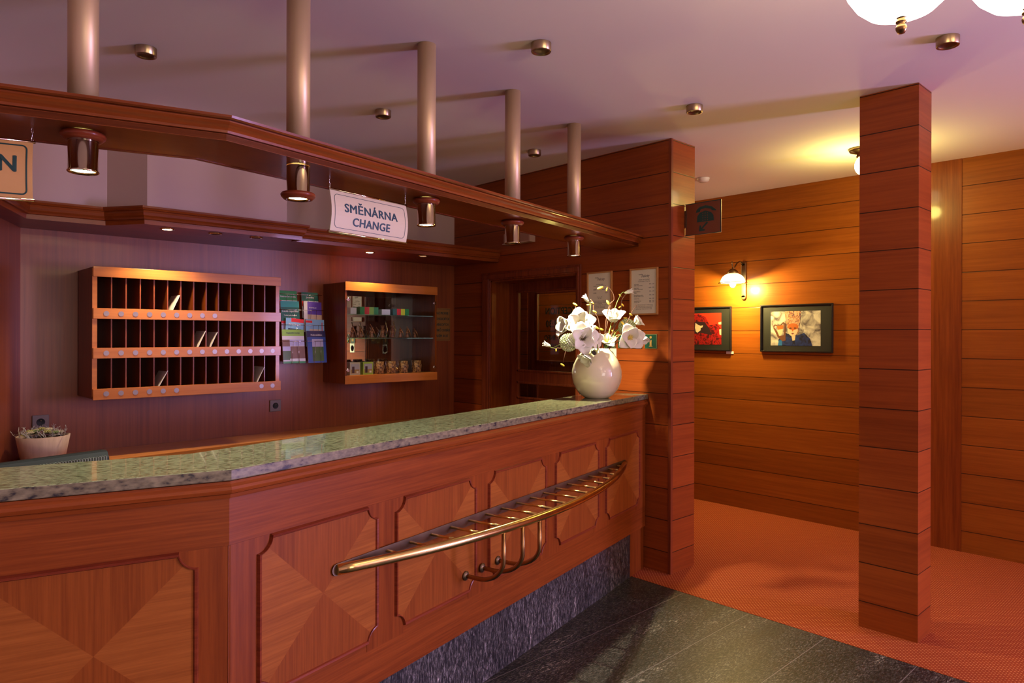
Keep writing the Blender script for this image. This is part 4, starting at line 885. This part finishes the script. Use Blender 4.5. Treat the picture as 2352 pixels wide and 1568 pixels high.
# postcard stacks on the upper glass shelf
for x, w_, hh, cols_, lb in ((0.055, 0.10, 0.050, ('lav', 'white'), 'pale stack of postcards at left of the upper glass shelf'), (0.185, 0.16, 0.058, ('green', 'red', 'lime', 'green'), 'green and yellow edged stack of postcards on the upper glass shelf'),
                           (0.375, 0.075, 0.044, ('white', 'white'), 'short pale stack of cards behind the door gap'), (0.475, 0.15, 0.052, ('dk', 'red', 'yel', 'green'), 'multicoloured stack of postcards at right of the upper glass shelf')):
    t = MB(); n = len(cols_)
    for i, k in enumerate(cols_): t.box((w_*i/n, 0, 0), (w_*(i+1)/n, 0.11, hh), i)
    o = t.build('postcard_stack', [C_[k] if k != 'lav' else MATS['card_beige'] if 'card_beige' in MATS else mat('card_beige', (0.36, 0.28, 0.22), 0.5) for k in cols_]); o.location = (DX+x, DYf+0.11, DZ0+0.5095); tag(o, lb, 'stack of cards', 'postcard stacks in the display cabinet')
# small pipes / figurines leaning on the middle shelf
FIG = art_mat('carved_wood', [(0.35, (0.10, 0.02, 0.01)), (0.6, (0.42, 0.17, 0.06))], 80, 0.9); COP = mat('copper_stick', (0.65, 0.30, 0.12), 0.3, metal=0.8)
fl = ['carved figurine with stick at far left of the middle glass shelf', 'carved figurine with stick, second from left on the middle shelf', 'carved figurine with stick, third from left on the middle shelf', 'carved figurine with long stick, centre left of the middle shelf',
      'carved figurine with bright beaded stick just left of the door gap', 'carved figurine with bright beaded stick just right of the door gap', 'dark carved figurine beside the beaded one on the middle shelf', 'carved figurine with stick, second from right on the middle shelf', 'small carved figurine at far right of the middle shelf']
fx = [0.055, 0.125, 0.195, 0.29, 0.385, 0.475, 0.55, 0.615, 0.69]
for i, (x, lb) in enumerate(zip(fx, fl)):
    s_ = [1, .95, .95, 1.05, 1.2, 1.2, .9, .9, .75][i]
    t = thing('figurine', lb, 'figurine', (DX+x, DYf+0.12, DZ0+0.3355), 0.2*math.sin(i*2.1), 'carved figurines on the middle glass shelf')
    b = MB().lathe([(0.001, 0), (0.018*s_, 0), (0.020*s_, 0.008), (0.012*s_, 0.028), (0.016*s_, 0.044*s_), (0.006, 0.056*s_), (0.001, 0.058*s_)], 10); b.ball((0, -0.004, 0.066*s_), 0.011*s_); b.ball((0.0, -0.004, 0.076*s_), 0.012*s_, sc=(1.2, 1.2, 0.35)); b.ball((-0.012, -0.006, 0.048*s_), 0.007); b.ball((0.012, -0.006, 0.048*s_), 0.007)
    b.build('body', FIG, t)
    k = MB().tube([(0.026*s_, -0.026, 0.0), (0.006, -0.024, 0.05*s_), (-0.022*s_, -0.02, 0.098*s_)], 0.0028, 6)
    if i in (4, 5):
        k = MB().tube([(-0.004, -0.05, -0.01+0.014), (0.008, -0.05, 0.06), (-0.012, -0.05, 0.125)], 0.0035, 6)
        for j in range(6): k.ball((0.008-0.020*j/6, -0.05, 0.06+0.011*j), 0.005, seg=8, rings=5)
    k.build('stick', COP if i not in (4, 5) else BRASS, t)

# notice, sockets
t = thing('notice_plate', 'brass coloured notice plate on the back wall right of the display cabinet', 'notice', (3.64, BY-0.0005, 1.487))
MB().box((-0.10, -0.003, 0), (0.100, 0, 0.283)).build('plate', mat('olive_gold_plate', (0.30, 0.15, 0.04), 0.4, coat=0.3), t)
tx = MB()
for i, s_ in enumerate(('ZÁKAZ PRODEJE', 'ALKOHOLICKÝCH', 'A TABÁKOVÝCH', 'VÝROBKŮ OSOBÁM', 'MLADŠÍM 18 LET')): text('t', s_, frame((0.0, -0.0034, 0.238-0.049*i), (1, 0, 0), (0, 0, 1)), 0.031, None, sx=0.66, bold=0.0009, into=tx, depth=0.0002)
for a, b, c, d_ in ((-0.093, 0.093, 0.008, 0.010), (-0.093, 0.093, 0.273, 0.275), (-0.093, -0.091, 0.008, 0.275), (0.091, 0.093, 0.008, 0.275)): tx.box((a, -0.0036, c), (b, -0.003, d_))
tx.build('lettering', DKGREEN, t, fix=False)
for x, lb in ((2.157, 'grey brown wall socket below the brochure rack'), (0.751, 'grey brown wall socket half hidden behind the potted plant')):
    t = thing('wall_socket', lb, 'socket', (x, BY-0.0005, 1.029), 0, 'sockets on the back wall')
    MB().box((-0.041, -0.010, -0.041), (0.041, 0, 0.041)).build('cover', SOCK, t, bevel=0.003)
    MB().lathe([(0.0215, 0.0), (0.0205, 0.0012), (0.019, 0.0006), (0.001, 0.0006)], 26, T=frame((0, -0.0100, 0), (1, 0, 0), (0, 0, 1)), close=False).build('recess', BLACK, t)
    MB().tube([(0, -0.004, 0.010), (0, -0.018, 0.010)], 0.0024, 8).build('earth_pin', CHROME, t)

# ------------------------------------------------------------------ desk, monitor, planter behind the counter
dk = thing('back_desk', 'bright orange wooden desk top along the back wall behind the counter', 'desk', (2.0, 4.60, 0))
MB().prism([(0.66, 4.776), (0.60, 4.33), (1.25, 4.36), (2.19, 4.47), (3.784, 4.47), (3.784, 4.776)], 0.806, 0.838).build('desk_top', DESKW, dk, world=True, bevel=0.002)
for a in (0.72, 2.2, 3.76): MB().box((a, 4.50, 0.003), (a+0.02, 4.774, 0.806)).build('support', WOODV, dk, world=True)
# inner worktop of the counter (staff side)
it = thing('staff_worktop', 'staff side desk behind the raised granite ledge', 'desk', (0.9, 2.8, 0))
def band(o0, o1, s0=SL+0.05, s1=2.92):
    a, b = cpath(-o0, s0, s1), cpath(-o1, s0, s1); return a+b[::-1]
MB().prism(band(0.32, 0.86, s1=2.86), 0.72, 0.75).build('desk_top', WOODH, it, world=True)
MB().prism(band(0.78, 0.80, s1=2.84), 0.003, 0.72).build('modesty_panel', WOODV, it, world=True)
mo = thing('monitor', 'black monitor with rows of cooling slots behind the counter at left', 'monitor', tuple(K+U*(-0.10)+NI*0.64+Vector((0, 0, 0.75))), math.radians(13.6))
# local: x along, y away from visitor, z up
T0 = 0.4045
prof = [(-0.020, T0), (0.012, T0-0.002), (0.030, T0-0.020), (0.035, 0.10), (-0.045, 0.10), (-0.050, T0-0.09), (-0.040, T0-0.022), (-0.030, T0-0.004)]
def extr(pf, x0, x1):
    n = len(pf); return ([(x0, y, z) for y, z in pf]+[(x1, y, z) for y, z in pf], [tuple(range(n)), tuple(range(2*n-1, n-1, -1))]+[(i, (i+1) % n, n+(i+1) % n, n+i) for i in range(n)])
mbm = MB(); mbm.add(*extr(prof, -0.262, 0.063)); mbm.build('casing', BLACK, mo, bevel=0.002)
sl = MB(); n = 38
for i in range(n):
    x = -0.255+0.31*i/n; sl.box((x, -0.0535, T0-0.085), (x+0.0026, -0.038, T0-0.016))
lbl(sl.build('vent_ribs', mat('pale_rib_plastic', (0.22, 0.22, 0.19), 0.4), mo), 'pale ribs of the cooling vent')
MB().box((-0.15, -0.03, 0.02), (-0.05, 0.02, 0.12)).lathe([(0.12, 0), (0.12, 0.012), (0.03, 0.02)], 28, c=(-0.10, 0, 0.0005)).build('stand', BLACK, mo)
pt = thing('planter_pot', 'pale wooden plant pot on the desk at far left', 'pot', (0.715, 4.47, 0.839))
MB().lathe([(0.001, 0), (0.098, 0), (0.125, 0.150), (0.117, 0.150), (0.110, 0.120), (0.001, 0.120)], 32).build('pot', POTW, pt)
MB().lathe([(0.001, 0.135), (0.112, 0.135)], 24, close=False).build('soil', SOIL, pt)
rnd = random.Random(3)
pg = thing('cushion_plant', 'silvery cushion plant with pale rosettes growing in the pot', 'plant', (0.715, 4.47, 0.976))
sp = MB()
for i in range(46):
    a = rnd.uniform(0, 2*PI); r = rnd.uniform(0.02, 0.105); p = Vector((r*math.cos(a), r*math.sin(a), 0)); d = Vector((math.cos(a)*rnd.uniform(.2, 1), math.sin(a)*rnd.uniform(.2, 1), rnd.uniform(.6, 1.6))).normalized()
    pts = [p]
    for k in range(5):
        d = (d+Vector((rnd.uniform(-.5, .5), rnd.uniform(-.5, .5), rnd.uniform(-.3, .3)))).normalized(); pts.append(pts[-1]+d*rnd.uniform(0.010, 0.018))
    sp.tube(pts, [0.0022, 0.002, 0.0018, 0.0015, 0.0012, 0.0008], 5)
    for q in pts[2:5]:
        e = Vector((rnd.uniform(-1, 1), rnd.uniform(-1, 1), rnd.uniform(0, 1))).normalized(); sp.tube([q, q+e*0.012], [0.0014, 0.0007], 4)
sp.build('sprigs', SILV, pg)
RM = [mat('pale_rosette', (0.66, 0.64, 0.46), 0.7), mat('yellow_rosette', (0.50, 0.52, 0.18), 0.7), mat('green_rosette', (0.25, 0.36, 0.14), 0.7)]
for i in range(20):
    ros = MB()
    a = rnd.uniform(0, 2*PI); r = 0.090*math.sqrt(rnd.random()); c = Vector((r*math.cos(a), r*math.sin(a), rnd.uniform(0.008, 0.026)+0.03*(1-r/0.09)))
    for k in range(26):
        th = k*2.4; el = 0.25+1.1*(1-k/26); ln = 0.024*(0.6+0.4*k/26); d = Vector((math.cos(th)*math.cos(el), math.sin(th)*math.cos(el), math.sin(el)))
        ros.tube([c, c+d*ln*0.6, c+d*ln], [0.0028, 0.0032, 0.0006], 5)
    ros.build('rosette', RM[i % 3], pg)

# ------------------------------------------------------------------ vase and flowers
VC = Vector((3.325, 2.775, 1.150))
vs_ = thing('vase', 'round cream glazed vase at the far end of the granite worktop', 'vase', tuple(VC))
vp = [(0.001, 0.0), (0.070, 0.0), (0.078, 0.003), (0.105, 0.022), (0.130, 0.055), (0.148, 0.095), (0.1555, 0.135), (0.154, 0.170), (0.145, 0.205), (0.128, 0.240), (0.104, 0.274), (0.084, 0.296), (0.079, 0.303), (0.077, 0.306), (0.074, 0.304), (0.078, 0.292), (0.10, 0.268), (0.13, 0.22), (0.14, 0.16), (0.12, 0.06), (0.07, 0.015), (0.001, 0.012)]
MB().lathe(vp, 64).build('body', CERAM, vs_)
DV = 4.31
VM = VC+Vector((0, 0, 0.30))
def grid_petal(w, ln, cup, curl, n=6, ruffle=0.0, seed=0):
    """petal rooted at origin, growing along +z, opening towards +x"""
    vs = []; fs = []
    for j in range(n+1):
        t = j/n; wd = w*math.sin(PI*(0.12+0.80*t))**0.75*(1 if t < 0.9 else 0.8)
        for i in range(5):
            s = (i-2)/2; ang = cup*s
            x = math.sin(curl*t)*ln*t*0.7+ (1-math.cos(ang))*wd*-0.8 + ruffle*math.sin(7*t+seed+3*s)*0.3*ln*t
            vs.append((x, math.sin(ang)/max(cup, .01)*wd, ln*t*math.cos(curl*t*0.5)))
    for j in range(n):
        for i in range(4): a = j*5+i; fs.append((a, a+1, a+6, a+5))
    return vs, fs
def orient(p, d, spin=0.0):
    q = Vector(d).normalized().to_track_quat('Z', 'Y'); return Matrix.Translation(p) @ q.to_matrix().to_4x4() @ Matrix.Rotation(spin, 4, 'Z')
def stem_to(p, d, mb, r=0.0022, start=None, bend=0.05):
    a = VM+Vector((0, 0, -0.06)) if start is None else start
    p = Vector(p); back = p-Vector(d).normalized()*0.03
    rim = VM + (Vector((p.x, p.y, VM.z))-VM).normalized()*0.055 if start is None else a
    c = [a, rim+Vector((0, 0, 0.005)), rim.lerp(back, 0.5)+Vector((0, 0, bend)), back, p]
    out = []
    for i in range(len(c)-1):
        p0 = c[max(i-1, 0)]; p1 = c[i]; p2 = c[i+1]; p3 = c[min(i+2, len(c)-1)]
        for k in range(5):
            t = k/5; out.append(0.5*((2*p1)+(p2-p0)*t+(2*p0-5*p1+4*p2-p3)*t*t+(3*p1-p0-3*p2+p3)*t**3))
    out.append(p); mb.tube(out, r, 7)
def V3(px, py, pz): return rt*px+upv*py-fw*pz       # direction: right, up, towards the viewer
def flower(label, px, py, d, dirv, size, kind, petals=6, open_=0.9, name='magnolia', stem=True):
    p = at(px, py, DV+d); dv = V3(*dirv).normalized()
    t = thing(name, label, 'flower', tuple(p), 0, 'white artificial flowers in the vase')
    T = orient(Vector((0, 0, 0)), dv)
    s = size*1.18
    if kind in ('open', 'anemone', 'cup'):
        for k in range(petals):
            inner = k % 2
            vs, fs = grid_petal(s*(0.55 if inner else 0.66), s*(0.92 if inner else 1.05), 0.9, open_*(0.8 if inner else 1.15), ruffle=0.10, seed=k*1.7)
            R_ = T @ Matrix.Rotation(2*PI*k/petals+0.2, 4, 'Z') @ Matrix.Translation((s*0.10, 0, 0)) @ Matrix.Rotation(open_*(0.55 if inner else 0.8), 4, 'Y')
            o = MB().add([R_ @ Vector(v) for v in vs], fs, 0, True).build('petal', PETAL, t, fix=False); sd = o.modifiers.new('s', 'SOLIDIFY'); sd.thickness = 0.0012
        cm_ = MB(); cc = T @ Vector((0, 0, s*0.14))
        cm_.ball(cc, s*0.17, mi=0, sc=(1, 1, 0.8))
        for k in range(22):
            a = k*2.4; r_ = s*0.22*math.sqrt((k+.5)/22); q = T @ Vector((r_*math.cos(a), r_*math.sin(a), s*0.34-r_*0.4)); cm_.tube([cc, q], 0.0009, 4, mi=1); cm_.ball(q, s*0.030, mi=1, seg=6, rings=4)
        cm_.build('stamens', [mat('pod_brown', (0.10, 0.07, 0.02), 0.6) if kind == 'anemone' else PETALY, MATS['pod_brown'] if kind == 'anemone' else PETALY], t)
    elif kind == 'bud':
        for k in range(4):
            vs, fs = grid_petal(s*0.55, s*1.5, 1.25, 0.16)
            R_ = T @ Matrix.Rotation(2*PI*k/4, 4, 'Z') @ Matrix.Translation((s*0.26, 0, 0)) @ Matrix.Rotation(-0.05+0.16*(k % 2), 4, 'Y')
            o = MB().add([R_ @ Vector(v) for v in vs], fs, 0, True).build('petal', PETAL, t, fix=False); sd = o.modifiers.new('s', 'SOLIDIFY'); sd.thickness = 0.0014
        MB().ball(T @ Vector((0, 0, s*0.70)), s*0.30, sc=(1, 1, 1), seg=12, rings=8).build('heart', PETAL, t)
        MB().lathe([(0.003, -s*0.22), (s*0.22, -s*0.08), (s*0.33, s*0.12), (s*0.30, s*0.30)], 12, T=T, close=False).build('calyx', PETALG, t)
    elif kind == 'ball':
        b = MB(); b.ball((0, 0, 0), s*0.55, seg=16, rings=10)
        N = 240
        for k in range(N):
            z = 1-2*(k+.5)/N; r_ = math.sqrt(1-z*z); a = k*2.39996; n_ = Vector((r_*math.cos(a), r_*math.sin(a), z))
            b.tube([n_*s*0.55, n_*s*0.92], [0.0009, 0.0007], 4); b.ball(n_*s*0.97, s*0.085, seg=6, rings=4)
        b.build('floret_ball', ALLM, t)
    if stem:
        sm = MB(); st0 = Vector((0, 0, 0)); sm2 = MB(); stem_to(p, dv, sm2); sm.add([v-p for v in sm2.v], sm2.f, 0, True); sm.build('stem', STEM, t)
    return t
flower('largest white magnolia, top left of the bouquet', 1334, 745, -0.10, (-0.35, 0.35, 1), 0.075, 'open', 8, 0.85)
flower('white magnolia at the left shoulder of the bouquet', 1303, 752, -0.06, (-0.9, 0.25, 0.55), 0.062, 'cup', 6, 0.62)
flower('white anemone like bloom with brown centre facing the viewer', 1338, 776, -0.14, (0.02, 0.0, 1), 0.072, 'anemone', 8, 0.95)
flower('white ruffled bloom right of the brown centred one', 1360, 778, -0.12, (0.65, -0.25, 0.8), 0.052, 'cup', 7, 0.8)
flower('pale green pompon ball at the left of the bouquet', 1306, 786, -0.12, (-0.5, 0, 1), 0.046, 'ball', name='allium')
flower('closed white bud high on the upper left twig', 1350, 692, -0.02, (-0.55, 0.75, 0.2), 0.026, 'bud', stem=True)
flower('small white bud farthest left, over the door glass', 1262, 794, -0.02, (-0.85, 0.35, 0.3), 0.026, 'bud')
flower('white bloom hanging down over the vase shoulder', 1352, 818, -0.17, (-0.55, -0.65, 0.45), 0.050, 'cup', 6, 0.62)
flower('tall half open magnolia above the vase centre right', 1410, 738, 0.02, (-0.10, 0.85, 0.55), 0.070, 'cup', 5, 0.55)
flower('pale green pompon ball behind the right hand blooms', 1440, 752, 0.04, (0.4, 0.3, 1), 0.046, 'ball', name='allium')
flower('white bloom pointing right, above the yellow centred one', 1458, 742, 0.00, (0.75, 0.55, 0.3), 0.046, 'cup', 5, 0.55)
flower('large white bloom with yellow centre at lower right', 1446, 775, -0.08, (0.12, 0.02, 1), 0.068, 'open', 7, 0.8)
flower('small side facing bloom at the far right of the bouquet', 1478, 774, -0.02, (0.25, -0.7, 0.5), 0.036, 'cup', 5, 0.45)
flower('greenish white bud at the top right of the bouquet', 1437, 672, 0.0, (0.9, 0.25, 0.3), 0.027, 'bud')
flower('white petals low between the twigs above the vase mouth', 1392, 786, 0.0, (0.1, 0.6, 0.7), 0.050, 'cup', 5, 0.75)
flower('slim white bud rising beside the yellow buds at centre', 1362, 762, -0.06, (0.15, 0.95, 0.2), 0.024, 'bud')
t = thing('seed_pod', 'green seed pod with a dark end leaning over the vase front', 'seed pod', tuple(at(1367, 808, DV-0.17)))
p = at(1367, 808, DV-0.17); T = orient(Vector((0, 0, 0)), V3(-0.6, -0.3, 0.8))
MB().lathe([(0.003, -0.02), (0.012, -0.010), (0.017, 0.004), (0.015, 0.016)], 16, T=T, close=False).build('husk', LEAFG, t); MB().lathe([(0.001, 0.014), (0.015, 0.016)], 16, T=T, close=False).build('tip', LACE, t)
m2 = MB(); stem_to(p, V3(-0.6, -0.3, 0.8), m2, 0.004); MB().add([v-p for v in m2.v], m2.f, 0, True).build('stem', STEM, t)
# twigs with yellow buds: each a branch of its own
tw = [([(1385, 800), (1392, 740), (1400, 700), (1411, 688), (1405, 668), (1394, 657)], [(1379, 661, 1.3), (1394, 664, .8), (1397, 695, 1.2)], 'twig with a large yellow bud reaching highest in the centre'),
      ([(1390, 800), (1408, 760), (1425, 720), (1428, 690), (1440, 672), (1452, 660)], [(1424, 678, .7), (1430, 700, .8), (1433, 716, 1.), (1424, 705, .7), (1436, 730, .9), (1416, 714, 1.1)], 'twig with many small buds at the upper right'),
      ([(1375, 800), (1378, 770), (1375, 735), (1365, 715), (1362, 695), (1356, 688)], [(1366, 716, 1.), (1361, 696, .8), (1351, 700, .7)], 'twig curving up to the white bud at upper left'),
      ([(1370, 800), (1350, 770), (1335, 735), (1325, 715), (1320, 700)], [(1321, 699, 1.1), (1320, 712, .7), (1342, 722, 1.1)], 'thin twig with two yellow buds left of the door casing'),
      ([(1368, 802), (1330, 800), (1300, 800), (1285, 799), (1270, 801)], [(1277, 804, .7), (1284, 755, 1.1), (1292, 838, 1.)], 'low twig stretching far left across the door glass'),
      ([(1395, 800), (1420, 775), (1440, 740), (1452, 715), (1462, 700)], [(1449, 722, .8), (1430, 742, 1.)], 'twig leaning right behind the pompon ball'),
      ([(1385, 802), (1395, 770), (1410, 745), (1417, 727)], [(1409, 762, 1.3), (1370, 752, 1.2), (1381, 756, 1.1)], 'short brown twig with yellow buds above the vase mouth'),
      ([(1400, 800), (1430, 778), (1462, 768), (1480, 758)], [], 'green twig leading to the far right bloom')]
for pts, buds, lb in tw:
    dd = random.uniform(-0.05, 0.04); P3 = [VM+Vector((0, 0, -0.03))]+[at(x, y, DV+dd*min(1, i/2)) for i, (x, y) in enumerate(pts)]
    o = P3[0].copy(); t = thing('twig', lb, 'twig', tuple(o), 0, 'budding twigs in the vase')
    fine = []
    for i in range(len(P3)-1):
        p0 = P3[max(i-1, 0)]; p1 = P3[i]; p2 = P3[i+1]; p3 = P3[min(i+2, len(P3)-1)]
        for k in range(4):
            s = k/4; q = 0.5*((2*p1)+(p2-p0)*s+(2*p0-5*p1+4*p2-p3)*s*s+(3*p1-p0-3*p2+p3)*s**3); fine.append(q+Vector((random.uniform(-1, 1), random.uniform(-1, 1), random.uniform(-1, 1)))*0.0018)
    fine.append(P3[-1]); n = len(fine)
    MB().tube([q-o for q in fine], [0.0040*(1-0.55*i/n) for i in range(n)], 6).build('branch', TWIG, t)
    for x, y, sc in buds:
        q = at(x, y, DV+dd)
        near = min(fine, key=lambda f: (f-q).length); d_ = (q-near)
        if d_.length < 0.006: d_ = V3(random.uniform(-1, 1), 1, 0.3)
        b = MB(); b.ball((0, 0, 0), 0.0066*sc, sc=(1, 1, 2.4), T=orient(Vector((0, 0, 0)), d_ if d_.length < 0.06 else V3(-0.8, 0.5, 0.1)), seg=8, rings=6); b.v = [v+(q-o) for v in b.v]; b.build('bud', BUDY, t)
        if (q-near).length > 0.006: MB().tube([near-o, q-o], 0.0010, 5).build('twiglet', TWIG, t)
# a few dark twigs standing low in the mouth
for i, (a, b_, lb) in enumerate((((1392, 800), (1417, 725), 'dark upright twig right of the vase centre'), ((1380, 800), (1402, 700), 'dark upright twig crossing the left price list edge'), ((1398, 800), (1432, 760), 'dark twig slanting right from the vase mouth'))):
    P3 = [VM+Vector((0, 0, -0.03)), at(*a, DV), at((a[0]+b_[0])/2+3, (a[1]+b_[1])/2, DV), at(*b_, DV+0.02)]
    o = P3[0].copy(); tag(MB().tube([q-o for q in P3], [0.004, 0.0035, 0.003, 0.0015], 6).build('bare_twig', TWIG, origin=(0, 0, 0)), lb, 'twig', 'bare twigs in the vase').location = o

# tidy: modifiers on petals are kept; nothing hidden
bpy.context.view_layer.update()
